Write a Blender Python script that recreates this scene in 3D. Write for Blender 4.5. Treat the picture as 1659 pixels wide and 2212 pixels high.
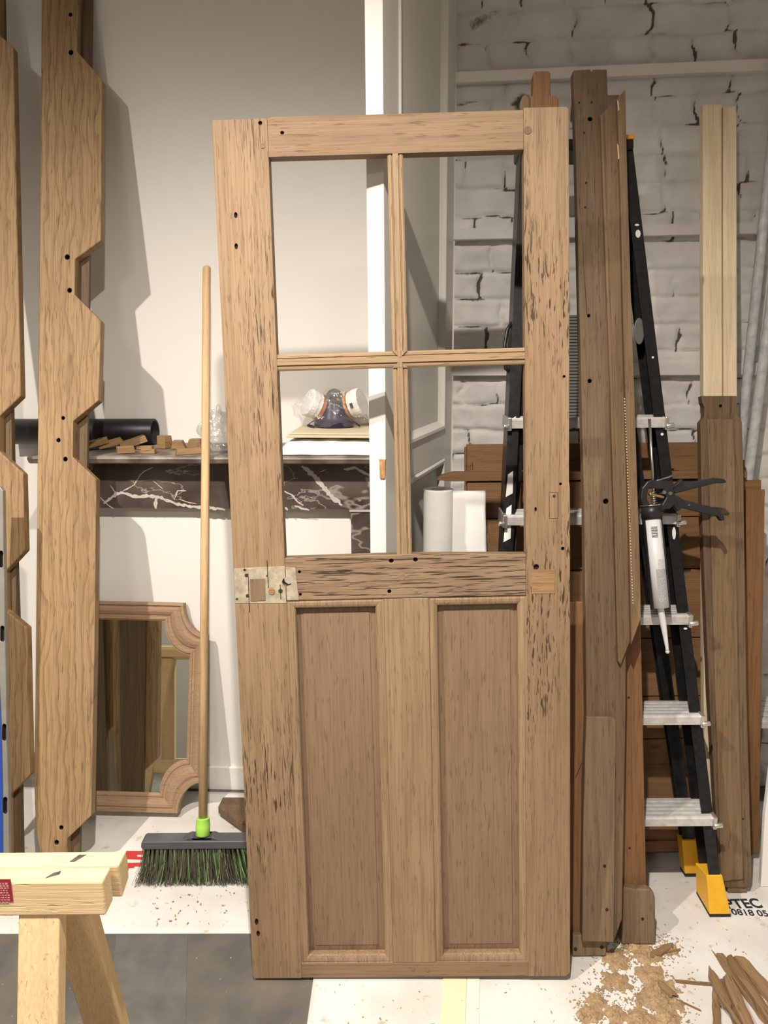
import bpy, bmesh, math, random
from mathutils import Vector, Matrix, noise
random.seed(7)
for o in list(bpy.data.objects): bpy.data.objects.remove(o)
S = bpy.context.scene
COL = S.collection
# ------------------------------------------------------------------ camera
F, CX, CY = 1720.0, 829.5, 1106.0
EYE = Vector((0, 0, 1.5)); PITCH = math.radians(12.0); ROLL = 0.007
FW = Vector((0, math.cos(PITCH), -math.sin(PITCH)))
R0 = Vector((1, 0, 0)); U0 = Vector((0, math.sin(PITCH), math.cos(PITCH)))
RT = R0 * math.cos(ROLL) - U0 * math.sin(ROLL)
UP = U0 * math.cos(ROLL) + R0 * math.sin(ROLL)
cd = bpy.data.cameras.new('camera'); cam = bpy.data.objects.new('camera', cd); COL.objects.link(cam)
cd.sensor_fit = 'VERTICAL'; cd.sensor_height = 24.0; cd.lens = F / 2212.0 * 24.0; cd.clip_start = 0.02
Mc = Matrix((RT, UP, -FW)).transposed().to_4x4(); Mc.translation = EYE
cam.matrix_world = Mc
S.camera = cam
# ------------------------------------------------------------------ exposure, world, ceiling spots, added fill lamp
S.view_settings.view_transform = 'Standard'; S.view_settings.look = 'None'
S.view_settings.gamma = 1.0; S.view_settings.use_curve_mapping = False
S.view_settings.exposure = 0.08
W = bpy.data.worlds.new('world'); S.world = W; W.use_nodes = True
W.node_tree.nodes['Background'].inputs[0].default_value = (0.9, 0.86, 0.8, 1)
W.node_tree.nodes['Background'].inputs[1].default_value = 0.03
CEIL = 2.95
WARM = (1.0, 0.915, 0.81)
def spot(name, loc, aim, power, size=150, blend=0.7, rad=0.022, color=WARM):
    l = bpy.data.lights.new(name, 'SPOT'); l.energy = power; l.color = color
    l.spot_size = math.radians(size); l.spot_blend = blend; l.shadow_soft_size = rad
    o = bpy.data.objects.new(name, l); COL.objects.link(o); o.location = loc
    o.rotation_euler = (Vector(aim) - Vector(loc)).to_track_quat('-Z', 'Y').to_euler()
    return o
L1 = (-0.05, 0.45, 2.80); L2 = (-1.33, 0.55, 2.86)
spot('ceiling_spot_middle', L1, (-0.05, 1.30, 0.0), 270, 125, 1.0)
spot('ceiling_spot_left', L2, (-0.98, 1.55, 0.0), 270, 125, 1.0)
def area(name, loc, size, power, color=WARM):
    l = bpy.data.lights.new(name, 'AREA'); l.shape = 'DISK'; l.size = size; l.energy = power; l.color = color
    o = bpy.data.objects.new(name, l); COL.objects.link(o); o.location = loc
    return o
area('fill_lamp_back', (-1.0, -1.6, CEIL - 0.02), 0.5, 34)  # unseen soft lamp added behind the camera for ambient fill

# ------------------------------------------------------------------ geometry helpers
def ray(u, v): return FW + RT * ((u - CX) / F) - UP * ((v - CY) / F)
def onz(u, v, z=0.0):
    r = ray(u, v); return EYE + r * ((z - EYE.z) / r.z)
def onY(u, v, Y):
    r = ray(u, v); return EYE + r * (Y / r.y)
class Fr:
    """local frame: x right, y away from the viewer, z up along the leaning piece"""
    def __init__(s, O, yaw=0.0, slope=0.0, roll=0.0):
        O = Vector(O); ux = Vector((math.cos(yaw), math.sin(yaw), 0)); n = Vector((math.sin(yaw), -math.cos(yaw), 0))
        a = math.atan(slope); uz = Vector((0, 0, 1)) * math.cos(a) - n * math.sin(a)
        x = ux * math.cos(roll) + uz * math.sin(roll); z = uz * math.cos(roll) - ux * math.sin(roll)
        y = z.cross(x)
        s.O, s.x, s.y, s.z = O, x, y, z
        m = Matrix((x, y, z)).transposed().to_4x4(); m.translation = O
        s.M = m
    def px(s, u, v, d=0.0):
        r = ray(u, v); o = s.O + s.y * d
        p = EYE + r * ((o - EYE).dot(s.y) / r.dot(s.y)) - s.O
        return (p.dot(s.x), p.dot(s.z))
    def poly(s, pts, d=0.0): return [s.px(u, v, d) for u, v in pts]
    def w(s, x, y, z): return s.M @ Vector((x, y, z))
    def sub(s, x, y, z):
        f = Fr.__new__(Fr); f.x, f.y, f.z = s.x, s.y, s.z; f.O = s.w(x, y, z); f.M = s.M.copy(); f.M.translation = f.O
        return f
    def floorz(s, d=0.0):
        """local z at which the plane y=d meets the floor"""
        return -(s.O.z + s.y.z * d) / s.z.z

def link(name, me, mats, parent=None, M=None):
    o = bpy.data.objects.new(name, me); COL.objects.link(o)
    if not isinstance(mats, (list, tuple)): mats = [mats]
    for m in mats: me.materials.append(m)
    if parent: o.parent = parent
    if M is not None: o.matrix_world = M
    elif parent: o.matrix_world = Matrix.Identity(4)
    return o
def fin(name, bm, mats, parent=None, M=None, smooth=False, bevel=0.0, seg=2, recalc=True):
    if recalc: bmesh.ops.recalc_face_normals(bm, faces=bm.faces)
    me = bpy.data.meshes.new(name); bm.to_mesh(me); bm.free()
    if smooth:
        for p in me.polygons: p.use_smooth = True
    o = link(name, me, mats, parent, M)
    if bevel > 0:
        b = o.modifiers.new('bevel', 'BEVEL'); b.width = bevel; b.segments = seg; b.limit_method = 'ANGLE'; b.angle_limit = 0.6
        b.harden_normals = False
    return o
def tag(o, label=None, cat=None, group=None, kind=None):
    if label: o['label'] = label
    if cat: o['category'] = cat
    if group: o['group'] = group
    if kind: o['kind'] = kind
    return o
def thing(name, M, label, cat, group=None):
    o = bpy.data.objects.new(name, None); COL.objects.link(o); o.empty_display_size = 0.05
    o.matrix_world = M
    return tag(o, label, cat, group)
def struct(o): o['kind'] = 'structure'; return o
def circ(cx, cz, r, n=14, rz=None):
    rz = rz or r
    return [(cx + r * math.cos(2 * math.pi * i / n), cz + rz * math.sin(2 * math.pi * i / n)) for i in range(n)]
def bm_slab(bm, out, y0, y1, holes=(), hd=0.02, mi=0):
    """extruded outline in x,z between y0 (front) and y1 (back); holes are blind pockets of depth hd"""
    loops = [[bm.verts.new((x, y0, z)) for x, z in out]]
    back = [bm.verts.new((x, y1, z)) for x, z in out]
    n = len(out)
    for i in range(n):
        j = (i + 1) % n; bm.faces.new((loops[0][i], loops[0][j], back[j], back[i]))
    bm.faces.new(back)
    if not holes:
        bm.faces.new(loops[0])
    else:
        es = []
        for h in holes: loops.append([bm.verts.new((x, y0, z)) for x, z in h])
        for lp in loops:
            for i in range(len(lp)):
                a, b = lp[i], lp[(i + 1) % len(lp)]
                e = bm.edges.get((a, b)) or bm.edges.new((a, b)); es.append(e)
        bmesh.ops.triangle_fill(bm, use_beauty=True, use_dissolve=False, edges=es)
        for lp in loops[1:]:
            bb = [bm.verts.new((v.co.x, y0 + hd, v.co.z)) for v in lp]
            for i in range(len(lp)):
                j = (i + 1) % len(lp); f = bm.faces.new((lp[i], lp[j], bb[j], bb[i])); f.material_index = 1
            f = bm.faces.new(bb); f.material_index = 1
    return bm
def slab(name, out, y0, y1, mats, parent=None, M=None, holes=(), hd=0.02, bevel=0.002, seg=2):
    bm = bmesh.new(); bm_slab(bm, out, y0, y1, holes, hd)
    return fin(name, bm, mats, parent, M, bevel=bevel, seg=seg)
def bm_box(bm, x0, x1, y0, y1, z0, z1, M=None, mi=0):
    vs = [Vector((x, y, z)) for x in (x0, x1) for y in (y0, y1) for z in (z0, z1)]
    if M is not None: vs = [M @ v for v in vs]
    v = [bm.verts.new(p) for p in vs]
    for q in ((0, 1, 3, 2), (4, 6, 7, 5), (0, 4, 5, 1), (2, 3, 7, 6), (0, 2, 6, 4), (1, 5, 7, 3)):
        f = bm.faces.new([v[i] for i in q]); f.material_index = mi
    return bm
def box(name, x0, x1, y0, y1, z0, z1, mats, parent=None, M=None, bevel=0.002, seg=2):
    return fin(name, bm_box(bmesh.new(), x0, x1, y0, y1, z0, z1), mats, parent, M, bevel=bevel, seg=seg)
def bm_tube(bm, pts, r, n=12, cap=True, mi=0, flat=1.0):
    """tube along points; r scalar or list"""
    pts = [Vector(p) for p in pts]; rs = r if isinstance(r, (list, tuple)) else [r] * len(pts)
    rings = []; prev = None
    for i, p in enumerate(pts):
        t = (pts[min(i + 1, len(pts) - 1)] - pts[max(i - 1, 0)]).normalized()
        if prev is None:
            a = t.cross(Vector((0, 0, 1)))
            if a.length < 0.05: a = t.cross(Vector((0, 1, 0)))
            a.normalize()
        else:
            a = (prev - t * prev.dot(t)).normalized()
        b = t.cross(a).normalized(); prev = a
        rings.append([bm.verts.new(p + a * (rs[i] * math.cos(2 * math.pi * k / n)) + b * (rs[i] * flat * math.sin(2 * math.pi * k / n))) for k in range(n)])
    for i in range(len(rings) - 1):
        for k in range(n):
            f = bm.faces.new((rings[i][k], rings[i][(k + 1) % n], rings[i + 1][(k + 1) % n], rings[i + 1][k])); f.material_index = mi; f.smooth = True
    if cap:
        f = bm.faces.new(rings[0][::-1]); f.material_index = mi
        f = bm.faces.new(rings[-1]); f.material_index = mi
    return bm
def tube(name, pts, r, mats, parent=None, M=None, n=14, cap=True, flat=1.0):
    return fin(name, bm_tube(bmesh.new(), pts, r, n, cap, flat=flat), mats, parent, M)
def bm_ring(bm, loops):
    """quads between successive closed loops of 3D points"""
    vv = [[bm.verts.new(p) for p in lp] for lp in loops]; n = len(loops[0])
    for a, b in zip(vv[:-1], vv[1:]):
        for k in range(n):
            bm.faces.new((a[k], a[(k + 1) % n], b[(k + 1) % n], b[k]))
    return vv
def prism(name, prof, axis, a0, a1, mats, parent=None, M=None, bevel=0.0):
    """profile extruded along x ('x': prof=(y,z)) or z ('z': prof=(x,y))"""
    bm = bmesh.new()
    f = (lambda p, a: (a, p[0], p[1])) if axis == 'x' else (lambda p, a: (p[0], p[1], a))
    A = [bm.verts.new(f(p, a0)) for p in prof]; B = [bm.verts.new(f(p, a1)) for p in prof]
    n = len(prof)
    for i in range(n): bm.faces.new((A[i], A[(i + 1) % n], B[(i + 1) % n], B[i]))
    bm.faces.new(A); bm.faces.new(B)
    return fin(name, bm, mats, parent, M, bevel=bevel)

# ------------------------------------------------------------------ materials
def newmat(name):
    m = bpy.data.materials.new(name); m.use_nodes = True; nt = m.node_tree
    b = nt.nodes['Principled BSDF']; return m, nt, b
def N(nt, t, **k):
    n = nt.nodes.new(t)
    for a, v in k.items():
        if a.startswith('i_'):
            key = a[2:]; key = int(key) if key.isdigit() else key
            n.inputs[key].default_value = v
        else: setattr(n, a, v)
    return n
def c4(c): return (c[0], c[1], c[2], 1)
def plain(name, col, rough=0.5, metal=0.0, var=0.0, scale=20, bump=0.0, spec=None, stretch=None):
    m, nt, b = newmat(name); L = nt.links.new
    b.inputs['Base Color'].default_value = c4(col); b.inputs['Roughness'].default_value = rough; b.inputs['Metallic'].default_value = metal
    if spec is not None: b.inputs['Specular IOR Level'].default_value = spec
    if var or bump:
        tc = N(nt, 'ShaderNodeTexCoord'); mp = N(nt, 'ShaderNodeMapping')
        if stretch: mp.inputs['Scale'].default_value = stretch
        L(tc.outputs['Object'], mp.inputs[0])
        no = N(nt, 'ShaderNodeTexNoise', i_Scale=scale, i_Detail=6.0, i_Roughness=0.6); L(mp.outputs[0], no.inputs['Vector'])
        if var:
            mx = N(nt, 'ShaderNodeMix', data_type='RGBA'); rr = N(nt, 'ShaderNodeMapRange'); rr.inputs[1].default_value = 0.3; rr.inputs[2].default_value = 0.7
            L(no.outputs['Fac'], rr.inputs[0]); L(rr.outputs[0], mx.inputs['Factor'])
            mx.inputs['A'].default_value = c4([c * (1 - var) for c in col]); mx.inputs['B'].default_value = c4([min(1, c * (1 + var)) for c in col])
            L(mx.outputs['Result'], b.inputs['Base Color'])
        if bump:
            bp = N(nt, 'ShaderNodeBump', i_Strength=0.5, i_Distance=bump); L(no.outputs['Fac'], bp.inputs['Height']); L(bp.outputs[0], b.inputs['Normal'])
    return m
WK = 0.79
def wood(name, light, dark, axis='z', figure=0.5, pores=0.5, crack=0.0, rough=0.62, knots=0.0, warm=None, wscale=9.0, distort=5.0, stain=0.3, stretch=0.13, cs=(260, 30), ct=0.605, k=None):
    """grain runs along the piece's own long axis; figure = broad growth rings, pores = short dark dashes, crack = weathered checks"""
    k = WK if k is None else k
    light = [c * k for c in light]; dark = [c * k * 0.92 for c in dark]
    m, nt, b = newmat(name); L = nt.links.new
    tc = N(nt, 'ShaderNodeTexCoord'); oi = N(nt, 'ShaderNodeObjectInfo')
    mu = N(nt, 'ShaderNodeMath', operation='MULTIPLY'); mu.inputs[1].default_value = 37.0; L(oi.outputs['Random'], mu.inputs[0])
    ad = N(nt, 'ShaderNodeVectorMath', operation='ADD'); L(tc.outputs['Object'], ad.inputs[0]); L(mu.outputs[0], ad.inputs[1])
    rot = N(nt, 'ShaderNodeMapping')
    if axis == 'x': rot.inputs['Rotation'].default_value = (0, math.pi / 2, 0)
    if axis == 'y': rot.inputs['Rotation'].default_value = (math.pi / 2, 0, 0)
    L(ad.outputs[0], rot.inputs[0])
    def mapped(sx, sy, sz):
        mp = N(nt, 'ShaderNodeMapping'); mp.inputs['Scale'].default_value = (sx, sy, sz); L(rot.outputs[0], mp.inputs[0]); return mp.outputs[0]
    # growth rings
    wv = N(nt, 'ShaderNodeTexWave', wave_type='BANDS', bands_direction='X', i_Scale=wscale, i_Distortion=distort, i_Detail=2.0, wave_profile='SAW')
    wv.inputs['Detail Scale'].default_value = 1.2; L(mapped(1, 0.6, stretch), wv.inputs['Vector'])
    br = N(nt, 'ShaderNodeTexNoise', i_Scale=7.0, i_Detail=3.0); L(mapped(1, 1, 0.16), br.inputs['Vector'])
    fi = N(nt, 'ShaderNodeTexNoise', i_Scale=1.0, i_Detail=3.0); L(mapped(260, 260, 7), fi.inputs['Vector'])
    def sm(sock, lo, hi):
        r = N(nt, 'ShaderNodeMapRange'); r.interpolation_type = 'SMOOTHSTEP'; r.inputs[1].default_value = lo; r.inputs[2].default_value = hi; L(sock, r.inputs[0]); return r.outputs[0]
    def mix(fac, A, B, k=1.0):
        mx = N(nt, 'ShaderNodeMix', data_type='RGBA')
        if k != 1.0:
            q = N(nt, 'ShaderNodeMath', operation='MULTIPLY'); q.inputs[1].default_value = k; L(fac, q.inputs[0]); fac = q.outputs[0]
        L(fac, mx.inputs['Factor'])
        for s, key in ((A, 'A'), (B, 'B')):
            if isinstance(s, (tuple, list)): mx.inputs[key].default_value = c4(s)
            else: L(s, mx.inputs[key])
        return mx.outputs['Result']
    col = mix(sm(br.outputs['Fac'], 0.3, 0.72), light, [l * 0.62 + d * 0.38 for l, d in zip(light, dark)], 0.9)
    col = mix(sm(wv.outputs['Fac'], 0.55, 1.0), col, dark, figure)
    col = mix(sm(fi.outputs['Fac'], 0.40, 0.70), col, dark, 0.5)
    if warm:
        wn = N(nt, 'ShaderNodeTexNoise', i_Scale=3.0, i_Detail=2.0); L(mapped(1, 1, 0.5), wn.inputs['Vector'])
        col = mix(sm(wn.outputs['Fac'], 0.42, 0.66), col, warm, 0.6)
    hs = fi.outputs['Fac']
    po = N(nt, 'ShaderNodeTexNoise', i_Scale=1.0, i_Detail=2.0); L(mapped(210, 210, 22), po.inputs['Vector'])
    deep = [d * 0.30 for d in dark]
    pf = sm(po.outputs['Fac'], 0.60, 0.72)
    col = mix(pf, col, deep, pores)
    if crack:
        ck = N(nt, 'ShaderNodeTexNoise', i_Scale=1.0, i_Detail=2.0, i_Roughness=0.5, i_Distortion=0.3); L(mapped(cs[0], cs[0], cs[1]), ck.inputs['Vector'])
        cm = N(nt, 'ShaderNodeTexNoise', i_Scale=4.5, i_Detail=1.0); L(mapped(1, 1, 0.45), cm.inputs['Vector'])
        q = N(nt, 'ShaderNodeMath', operation='MULTIPLY'); L(sm(ck.outputs['Fac'], ct, ct + 0.075), q.inputs[0]); L(sm(cm.outputs['Fac'], 0.62 - 0.2 * crack, 0.78 - 0.2 * crack), q.inputs[1])
        cf = q.outputs[0]
        col = mix(cf, col, [d * 0.22 for d in dark], min(1.0, 0.92))
        sb = N(nt, 'ShaderNodeMath', operation='SUBTRACT'); L(hs, sb.inputs[0]); L(cf, sb.inputs[1]); hs = sb.outputs[0]
    if knots:
        vo = N(nt, 'ShaderNodeTexVoronoi', i_Scale=1.0); L(mapped(11, 11, 5.5), vo.inputs['Vector'])
        kf = N(nt, 'ShaderNodeMapRange'); kf.inputs[1].default_value = 0.10; kf.inputs[2].default_value = 0.03; L(vo.outputs['Distance'], kf.inputs[0])
        col = mix(kf.outputs[0], col, [d * 0.5 for d in dark], knots)
    if stain:
        sn = N(nt, 'ShaderNodeTexNoise', i_Scale=11.0, i_Detail=5.0, i_Roughness=0.62); L(mapped(1, 1, 0.35), sn.inputs['Vector'])
        col = mix(sm(sn.outputs['Fac'], 0.52, 0.78), col, [d * 0.75 for d in dark], stain)
    L(col, b.inputs['Base Color']); b.inputs['Roughness'].default_value = rough; b.inputs['Specular IOR Level'].default_value = 0.3
    sb2 = N(nt, 'ShaderNodeMath', operation='SUBTRACT'); L(hs, sb2.inputs[0]); L(pf, sb2.inputs[1])
    bp = N(nt, 'ShaderNodeBump', i_Strength=0.6, i_Distance=0.0012); L(sb2.outputs[0], bp.inputs['Height']); L(bp.outputs[0], b.inputs['Normal'])
    return m
OAK_L = (0.385, 0.258, 0.150); OAK_D = (0.215, 0.132, 0.074)
M_stile = wood('old_oak_upright', OAK_L, OAK_D, 'z', 0.18, 0.35, crack=1.05, ct=0.575)
M_stileL = wood('old_oak_upright_smooth', OAK_L, OAK_D, 'z', 0.2, 0.35, crack=0.55, cs=(330, 20), ct=0.59)
M_rail = wood('old_oak_cross', (0.345, 0.225, 0.13), OAK_D, 'x', 0.25, 0.35, stain=0.6)
M_lock = wood('weathered_oak_cross', (0.34, 0.235, 0.145), (0.17, 0.105, 0.06), 'x', 0.35, 0.6, crack=2.2, cs=(300, 11), ct=0.55)
M_panel = wood('old_oak_panel', (0.31, 0.205, 0.128), (0.205, 0.127, 0.078), 'z', 0.14, 0.35, stain=0.35)
M_mun = wood('old_oak_bar', (0.405, 0.28, 0.165), OAK_D, 'z', 0.2, 0.3)
M_munx = wood('old_oak_bar_cross', (0.42, 0.29, 0.17), OAK_D, 'x', 0.2, 0.3)
M_plank = wood('golden_oak', (0.415, 0.278, 0.145), (0.215, 0.125, 0.06), 'z', 0.6, 0.4, wscale=13, distort=9.0, stain=0.12, stretch=0.34, k=0.93)
M_back = wood('dark_stained_oak', (0.20, 0.135, 0.075), (0.10, 0.06, 0.032), 'z', 0.3, 0.3)
M_jamb = wood('brown_old_oak', (0.235, 0.155, 0.09), (0.115, 0.07, 0.04), 'z', 0.2, 0.4, stain=0.5)
M_casing = wood('brown_old_casing', (0.28, 0.18, 0.10), (0.15, 0.09, 0.048), 'z', 0.25, 0.35, stain=0.35)
M_orange = wood('orange_brown_oak', (0.33, 0.165, 0.072), (0.17, 0.08, 0.036), 'z', 0.25, 0.3, stain=0.35)
M_plinth = wood('grey_brown_oak', (0.29, 0.20, 0.12), (0.165, 0.108, 0.065), 'z', 0.25, 0.35)
M_pine = wood('pale_pine', (0.84, 0.71, 0.51), (0.66, 0.49, 0.29), 'z', 0.3, 0.06, knots=0.9, stain=0.05, wscale=6, k=1.0)
M_pinex = wood('pale_pine_cross', (0.82, 0.64, 0.38), (0.64, 0.45, 0.23), 'x', 0.3, 0.05, stain=0.08, wscale=5, knots=0.5, k=1.0)
M_pinez = wood('pale_pine_leg', (0.80, 0.60, 0.35), (0.62, 0.42, 0.21), 'z', 0.3, 0.05, stain=0.1, wscale=5, k=1.0)
M_clad = wood('orange_boards', (0.30, 0.165, 0.075), (0.19, 0.095, 0.042), 'x', 0.3, 0.15, stain=0.2, knots=0.6, wscale=6)
M_mirw = wood('pinkish_beech', (0.46, 0.305, 0.19), (0.34, 0.21, 0.125), 'x', 0.15, 0.15, stain=0.1)
M_broomh = wood('broom_stick_wood', (0.66, 0.46, 0.26), (0.44, 0.27, 0.13), 'z', 0.3, 0.1, stain=0.25, k=1.0)
M_off = wood('offcut_oak', (0.42, 0.265, 0.125), (0.25, 0.14, 0.06), 'x', 0.3, 0.3, stain=0.2)
M_splint = wood('split_oak', (0.40, 0.255, 0.135), (0.22, 0.125, 0.06), 'x', 0.45, 0.5, stain=0.3)
M_hole = plain('dark_joint_hole_shade', (0.02, 0.013, 0.009), 0.9)  # near-black colour paints in the shade of holes; also serves splits and joints
M_iron = plain('rusty_iron', (0.05, 0.038, 0.03), 0.6, 0.5)
M_wall = plain('white_plaster', (0.80, 0.775, 0.74), 0.75, var=0.012, scale=3, bump=0.0006)
M_ceil = plain('white_ceiling_paint', (0.78, 0.76, 0.73), 0.8)
M_trim = plain('white_trim_paint', (0.74, 0.71, 0.66), 0.5, var=0.06, scale=14, bump=0.0004)
M_leaf = plain('white_door_paint', (0.78, 0.755, 0.70), 0.38, var=0.02, scale=6, bump=0.0003)
M_paper = plain('white_fleece_paper', (0.80, 0.79, 0.77), 0.85, var=0.03, scale=30, bump=0.0008)
M_patch = plain('grey_filler', (0.34, 0.29, 0.21), 0.7, var=0.35, scale=45, bump=0.0008)
M_black = plain('black_painted_metal', (0.016, 0.016, 0.017), 0.32, 0.3, var=0.5, scale=60, bump=0.0002)
M_alu = plain('brushed_aluminium', (0.62, 0.61, 0.58), 0.36, 0.85, var=0.1, scale=30, stretch=(0.3, 20, 20))
M_aluw = plain('worn_aluminium', (0.60, 0.59, 0.57), 0.5, 0.3, var=0.18, scale=50)
M_yellow = plain('yellow_plastic', (0.80, 0.42, 0.02), 0.5, var=0.08, scale=50)
M_yrub = plain('black_rubber', (0.015, 0.014, 0.013), 0.8)
M_gun = plain('dark_grey_steel', (0.035, 0.035, 0.038), 0.4, 0.4, var=0.2, scale=60)
M_steel = plain('bare_steel', (0.55, 0.53, 0.50), 0.3, 0.95)
M_cart = plain('white_cartridge', (0.78, 0.78, 0.80), 0.35)
M_nozz = plain('white_nozzle', (0.75, 0.75, 0.76), 0.4)
M_ink = plain('black_ink', (0.02, 0.02, 0.022), 0.7)
M_print = plain('grey_small_print', (0.42, 0.42, 0.43), 0.6, var=0.5, scale=1.0, stretch=(900, 900, 260))
M_red = plain('red_ink', (0.52, 0.035, 0.03), 0.7)
M_sticker = plain('dark_red_sticker', (0.30, 0.02, 0.035), 0.5)
M_stprint = plain('pink_sticker_print', (0.55, 0.25, 0.27), 0.6, var=0.7, scale=1.0, stretch=(420, 420, 200))
M_green = plain('lime_plastic', (0.38, 0.72, 0.10), 0.38)
M_head = plain('dark_grey_plastic', (0.075, 0.075, 0.085), 0.5, var=0.15, scale=30)
M_bri = [plain('bristle_olive', (0.10, 0.11, 0.06), 0.6), plain('bristle_brown', (0.09, 0.07, 0.045), 0.6), plain('bristle_green', (0.17, 0.40, 0.13), 0.5), plain('bristle_black', (0.022, 0.025, 0.018), 0.7), plain('bristle_pale', (0.28, 0.33, 0.16), 0.6)]
M_tube = plain('black_plastic_film', (0.014, 0.014, 0.014), 0.4, var=0.3, scale=25, bump=0.001)
M_beige = plain('beige_cardboard', (0.62, 0.53, 0.38), 0.8, var=0.06, scale=20, bump=0.0008)
M_film = plain('white_plastic_sheet', (0.84, 0.83, 0.79), 0.3, bump=0.004, scale=9)
M_navy = plain('navy_rubber', (0.012, 0.014, 0.05), 0.25)
M_grey = plain('grey_plastic', (0.11, 0.11, 0.105), 0.45)
M_orp = plain('orange_plastic', (0.50, 0.18, 0.05), 0.4)
M_whp = plain('white_plastic', (0.78, 0.77, 0.73), 0.4)
M_ribb = plain('grey_ribbed_plastic', (0.34, 0.34, 0.33), 0.55)
M_blue = plain('blue_plastic', (0.02, 0.07, 0.35), 0.45)
M_slot = plain('grey_coated_steel', (0.30, 0.29, 0.26), 0.45, 0.3, var=0.1, scale=20)
M_tape = plain('cream_tape', (0.80, 0.72, 0.50), 0.4, var=0.05, scale=20)
M_pipe = plain('grey_white_paint', (0.50, 0.52, 0.52), 0.45, var=0.25, scale=40)
M_latch = plain('raw_chiselled_wood', (0.42, 0.22, 0.09), 0.8, var=0.4, scale=70, bump=0.002)
def clear(name, alpha=0.25, tint=(0.9, 0.9, 0.9)):
    m, nt, b = newmat(name); L = nt.links.new
    tr = N(nt, 'ShaderNodeBsdfTransparent'); gl = N(nt, 'ShaderNodeBsdfGlossy', i_Roughness=0.12); df = N(nt, 'ShaderNodeBsdfDiffuse'); df.inputs[0].default_value = c4(tint)
    tc = N(nt, 'ShaderNodeTexCoord'); no = N(nt, 'ShaderNodeTexNoise', i_Scale=22.0, i_Detail=4.0, i_Distortion=1.0); L(tc.outputs['Object'], no.inputs['Vector'])
    bp = N(nt, 'ShaderNodeBump', i_Strength=1.0, i_Distance=0.02); L(no.outputs['Fac'], bp.inputs['Height']); L(bp.outputs[0], gl.inputs['Normal'])
    m1 = N(nt, 'ShaderNodeMixShader'); m1.inputs[0].default_value = 0.7; L(df.outputs[0], m1.inputs[1]); L(gl.outputs[0], m1.inputs[2])
    m2 = N(nt, 'ShaderNodeMixShader'); m2.inputs[0].default_value = alpha; L(tr.outputs[0], m2.inputs[1]); L(m1.outputs[0], m2.inputs[2])
    L(m2.outputs[0], nt.nodes['Material Output'].inputs['Surface']); return m
M_clear = clear('clear_plastic_film', 0.13)
M_bag = clear('cloudy_plastic_film', 0.34, (0.75, 0.77, 0.77))
def mirrormat():
    m, nt, b = newmat('silvered_glass'); b.inputs['Metallic'].default_value = 1.0; b.inputs['Roughness'].default_value = 0.015
    b.inputs['Base Color'].default_value = (0.84, 0.86, 0.82, 1); return m
M_mirror = mirrormat()
def marble():
    m, nt, b = newmat('dark_red_marble'); L = nt.links.new
    tc = N(nt, 'ShaderNodeTexCoord'); nz = N(nt, 'ShaderNodeTexNoise', i_Scale=7.0, i_Detail=5.0); L(tc.outputs['Object'], nz.inputs['Vector'])
    base = N(nt, 'ShaderNodeValToRGB'); e = base.color_ramp.elements; e[0].position = 0.35; e[0].color = (0.042, 0.028, 0.024, 1); e[1].position = 0.72; e[1].color = (0.13, 0.105, 0.09, 1); L(nz.outputs['Fac'], base.inputs[0])
    w = N(nt, 'ShaderNodeTexNoise', i_Scale=2.1, i_Detail=4.0, i_Roughness=0.55)
    mp = N(nt, 'ShaderNodeMapping'); mp.inputs['Scale'].default_value = (0.9, 1, 1.9); mp.inputs['Rotation'].default_value = (0, 0.5, 0); mp.inputs['Location'].default_value = (0.37, 0.1, 0.2)
    L(tc.outputs['Object'], mp.inputs[0]); L(mp.outputs[0], w.inputs['Vector'])
    def vein(nn, c, wd, st):
        s = N(nt, 'ShaderNodeMath', operation='SUBTRACT'); s.inputs[1].default_value = c; L(nn.outputs['Fac'], s.inputs[0])
        a = N(nt, 'ShaderNodeMath', operation='ABSOLUTE'); L(s.outputs[0], a.inputs[0])
        r = N(nt, 'ShaderNodeMapRange'); r.inputs[1].default_value = wd; r.inputs[2].default_value = 0.0; r.inputs[4].default_value = st; L(a.outputs[0], r.inputs[0]); return r.outputs[0]
    w2 = N(nt, 'ShaderNodeTexNoise', i_Scale=9.0, i_Detail=6.0); L(mp.outputs[0], w2.inputs['Vector'])
    mxv = N(nt, 'ShaderNodeMath', operation='MAXIMUM'); L(vein(w, 0.54, 0.010, 0.5), mxv.inputs[0]); L(vein(w2, 0.6, 0.014, 0.6), mxv.inputs[1])
    mx = N(nt, 'ShaderNodeMix', data_type='RGBA'); L(mxv.outputs[0], mx.inputs['Factor']); L(base.outputs[0], mx.inputs['A']); mx.inputs['B'].default_value = (0.50, 0.46, 0.41, 1)
    # a film of dust lies on upward faces
    L(mx.outputs['Result'], b.inputs['Base Color']); b.inputs['Roughness'].default_value = 0.28
    return m
M_marble = marble()
def dusty():
    m, nt, b = newmat('dusty_marble'); L = nt.links.new
    tc = N(nt, 'ShaderNodeTexCoord'); nz = N(nt, 'ShaderNodeTexNoise', i_Scale=14.0, i_Detail=6.0); L(tc.outputs['Object'], nz.inputs['Vector'])
    r = N(nt, 'ShaderNodeValToRGB'); e = r.color_ramp.elements; e[0].position = 0.38; e[0].color = (0.10, 0.078, 0.062, 1); e[1].position = 0.66; e[1].color = (0.30, 0.26, 0.225, 1); k = e.new(0.72); k.color = (0.6, 0.56, 0.5, 1)
    L(nz.outputs['Fac'], r.inputs[0]); L(r.outputs[0], b.inputs['Base Color']); b.inputs['Roughness'].default_value = 0.45; return m
M_dusty = dusty()
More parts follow.
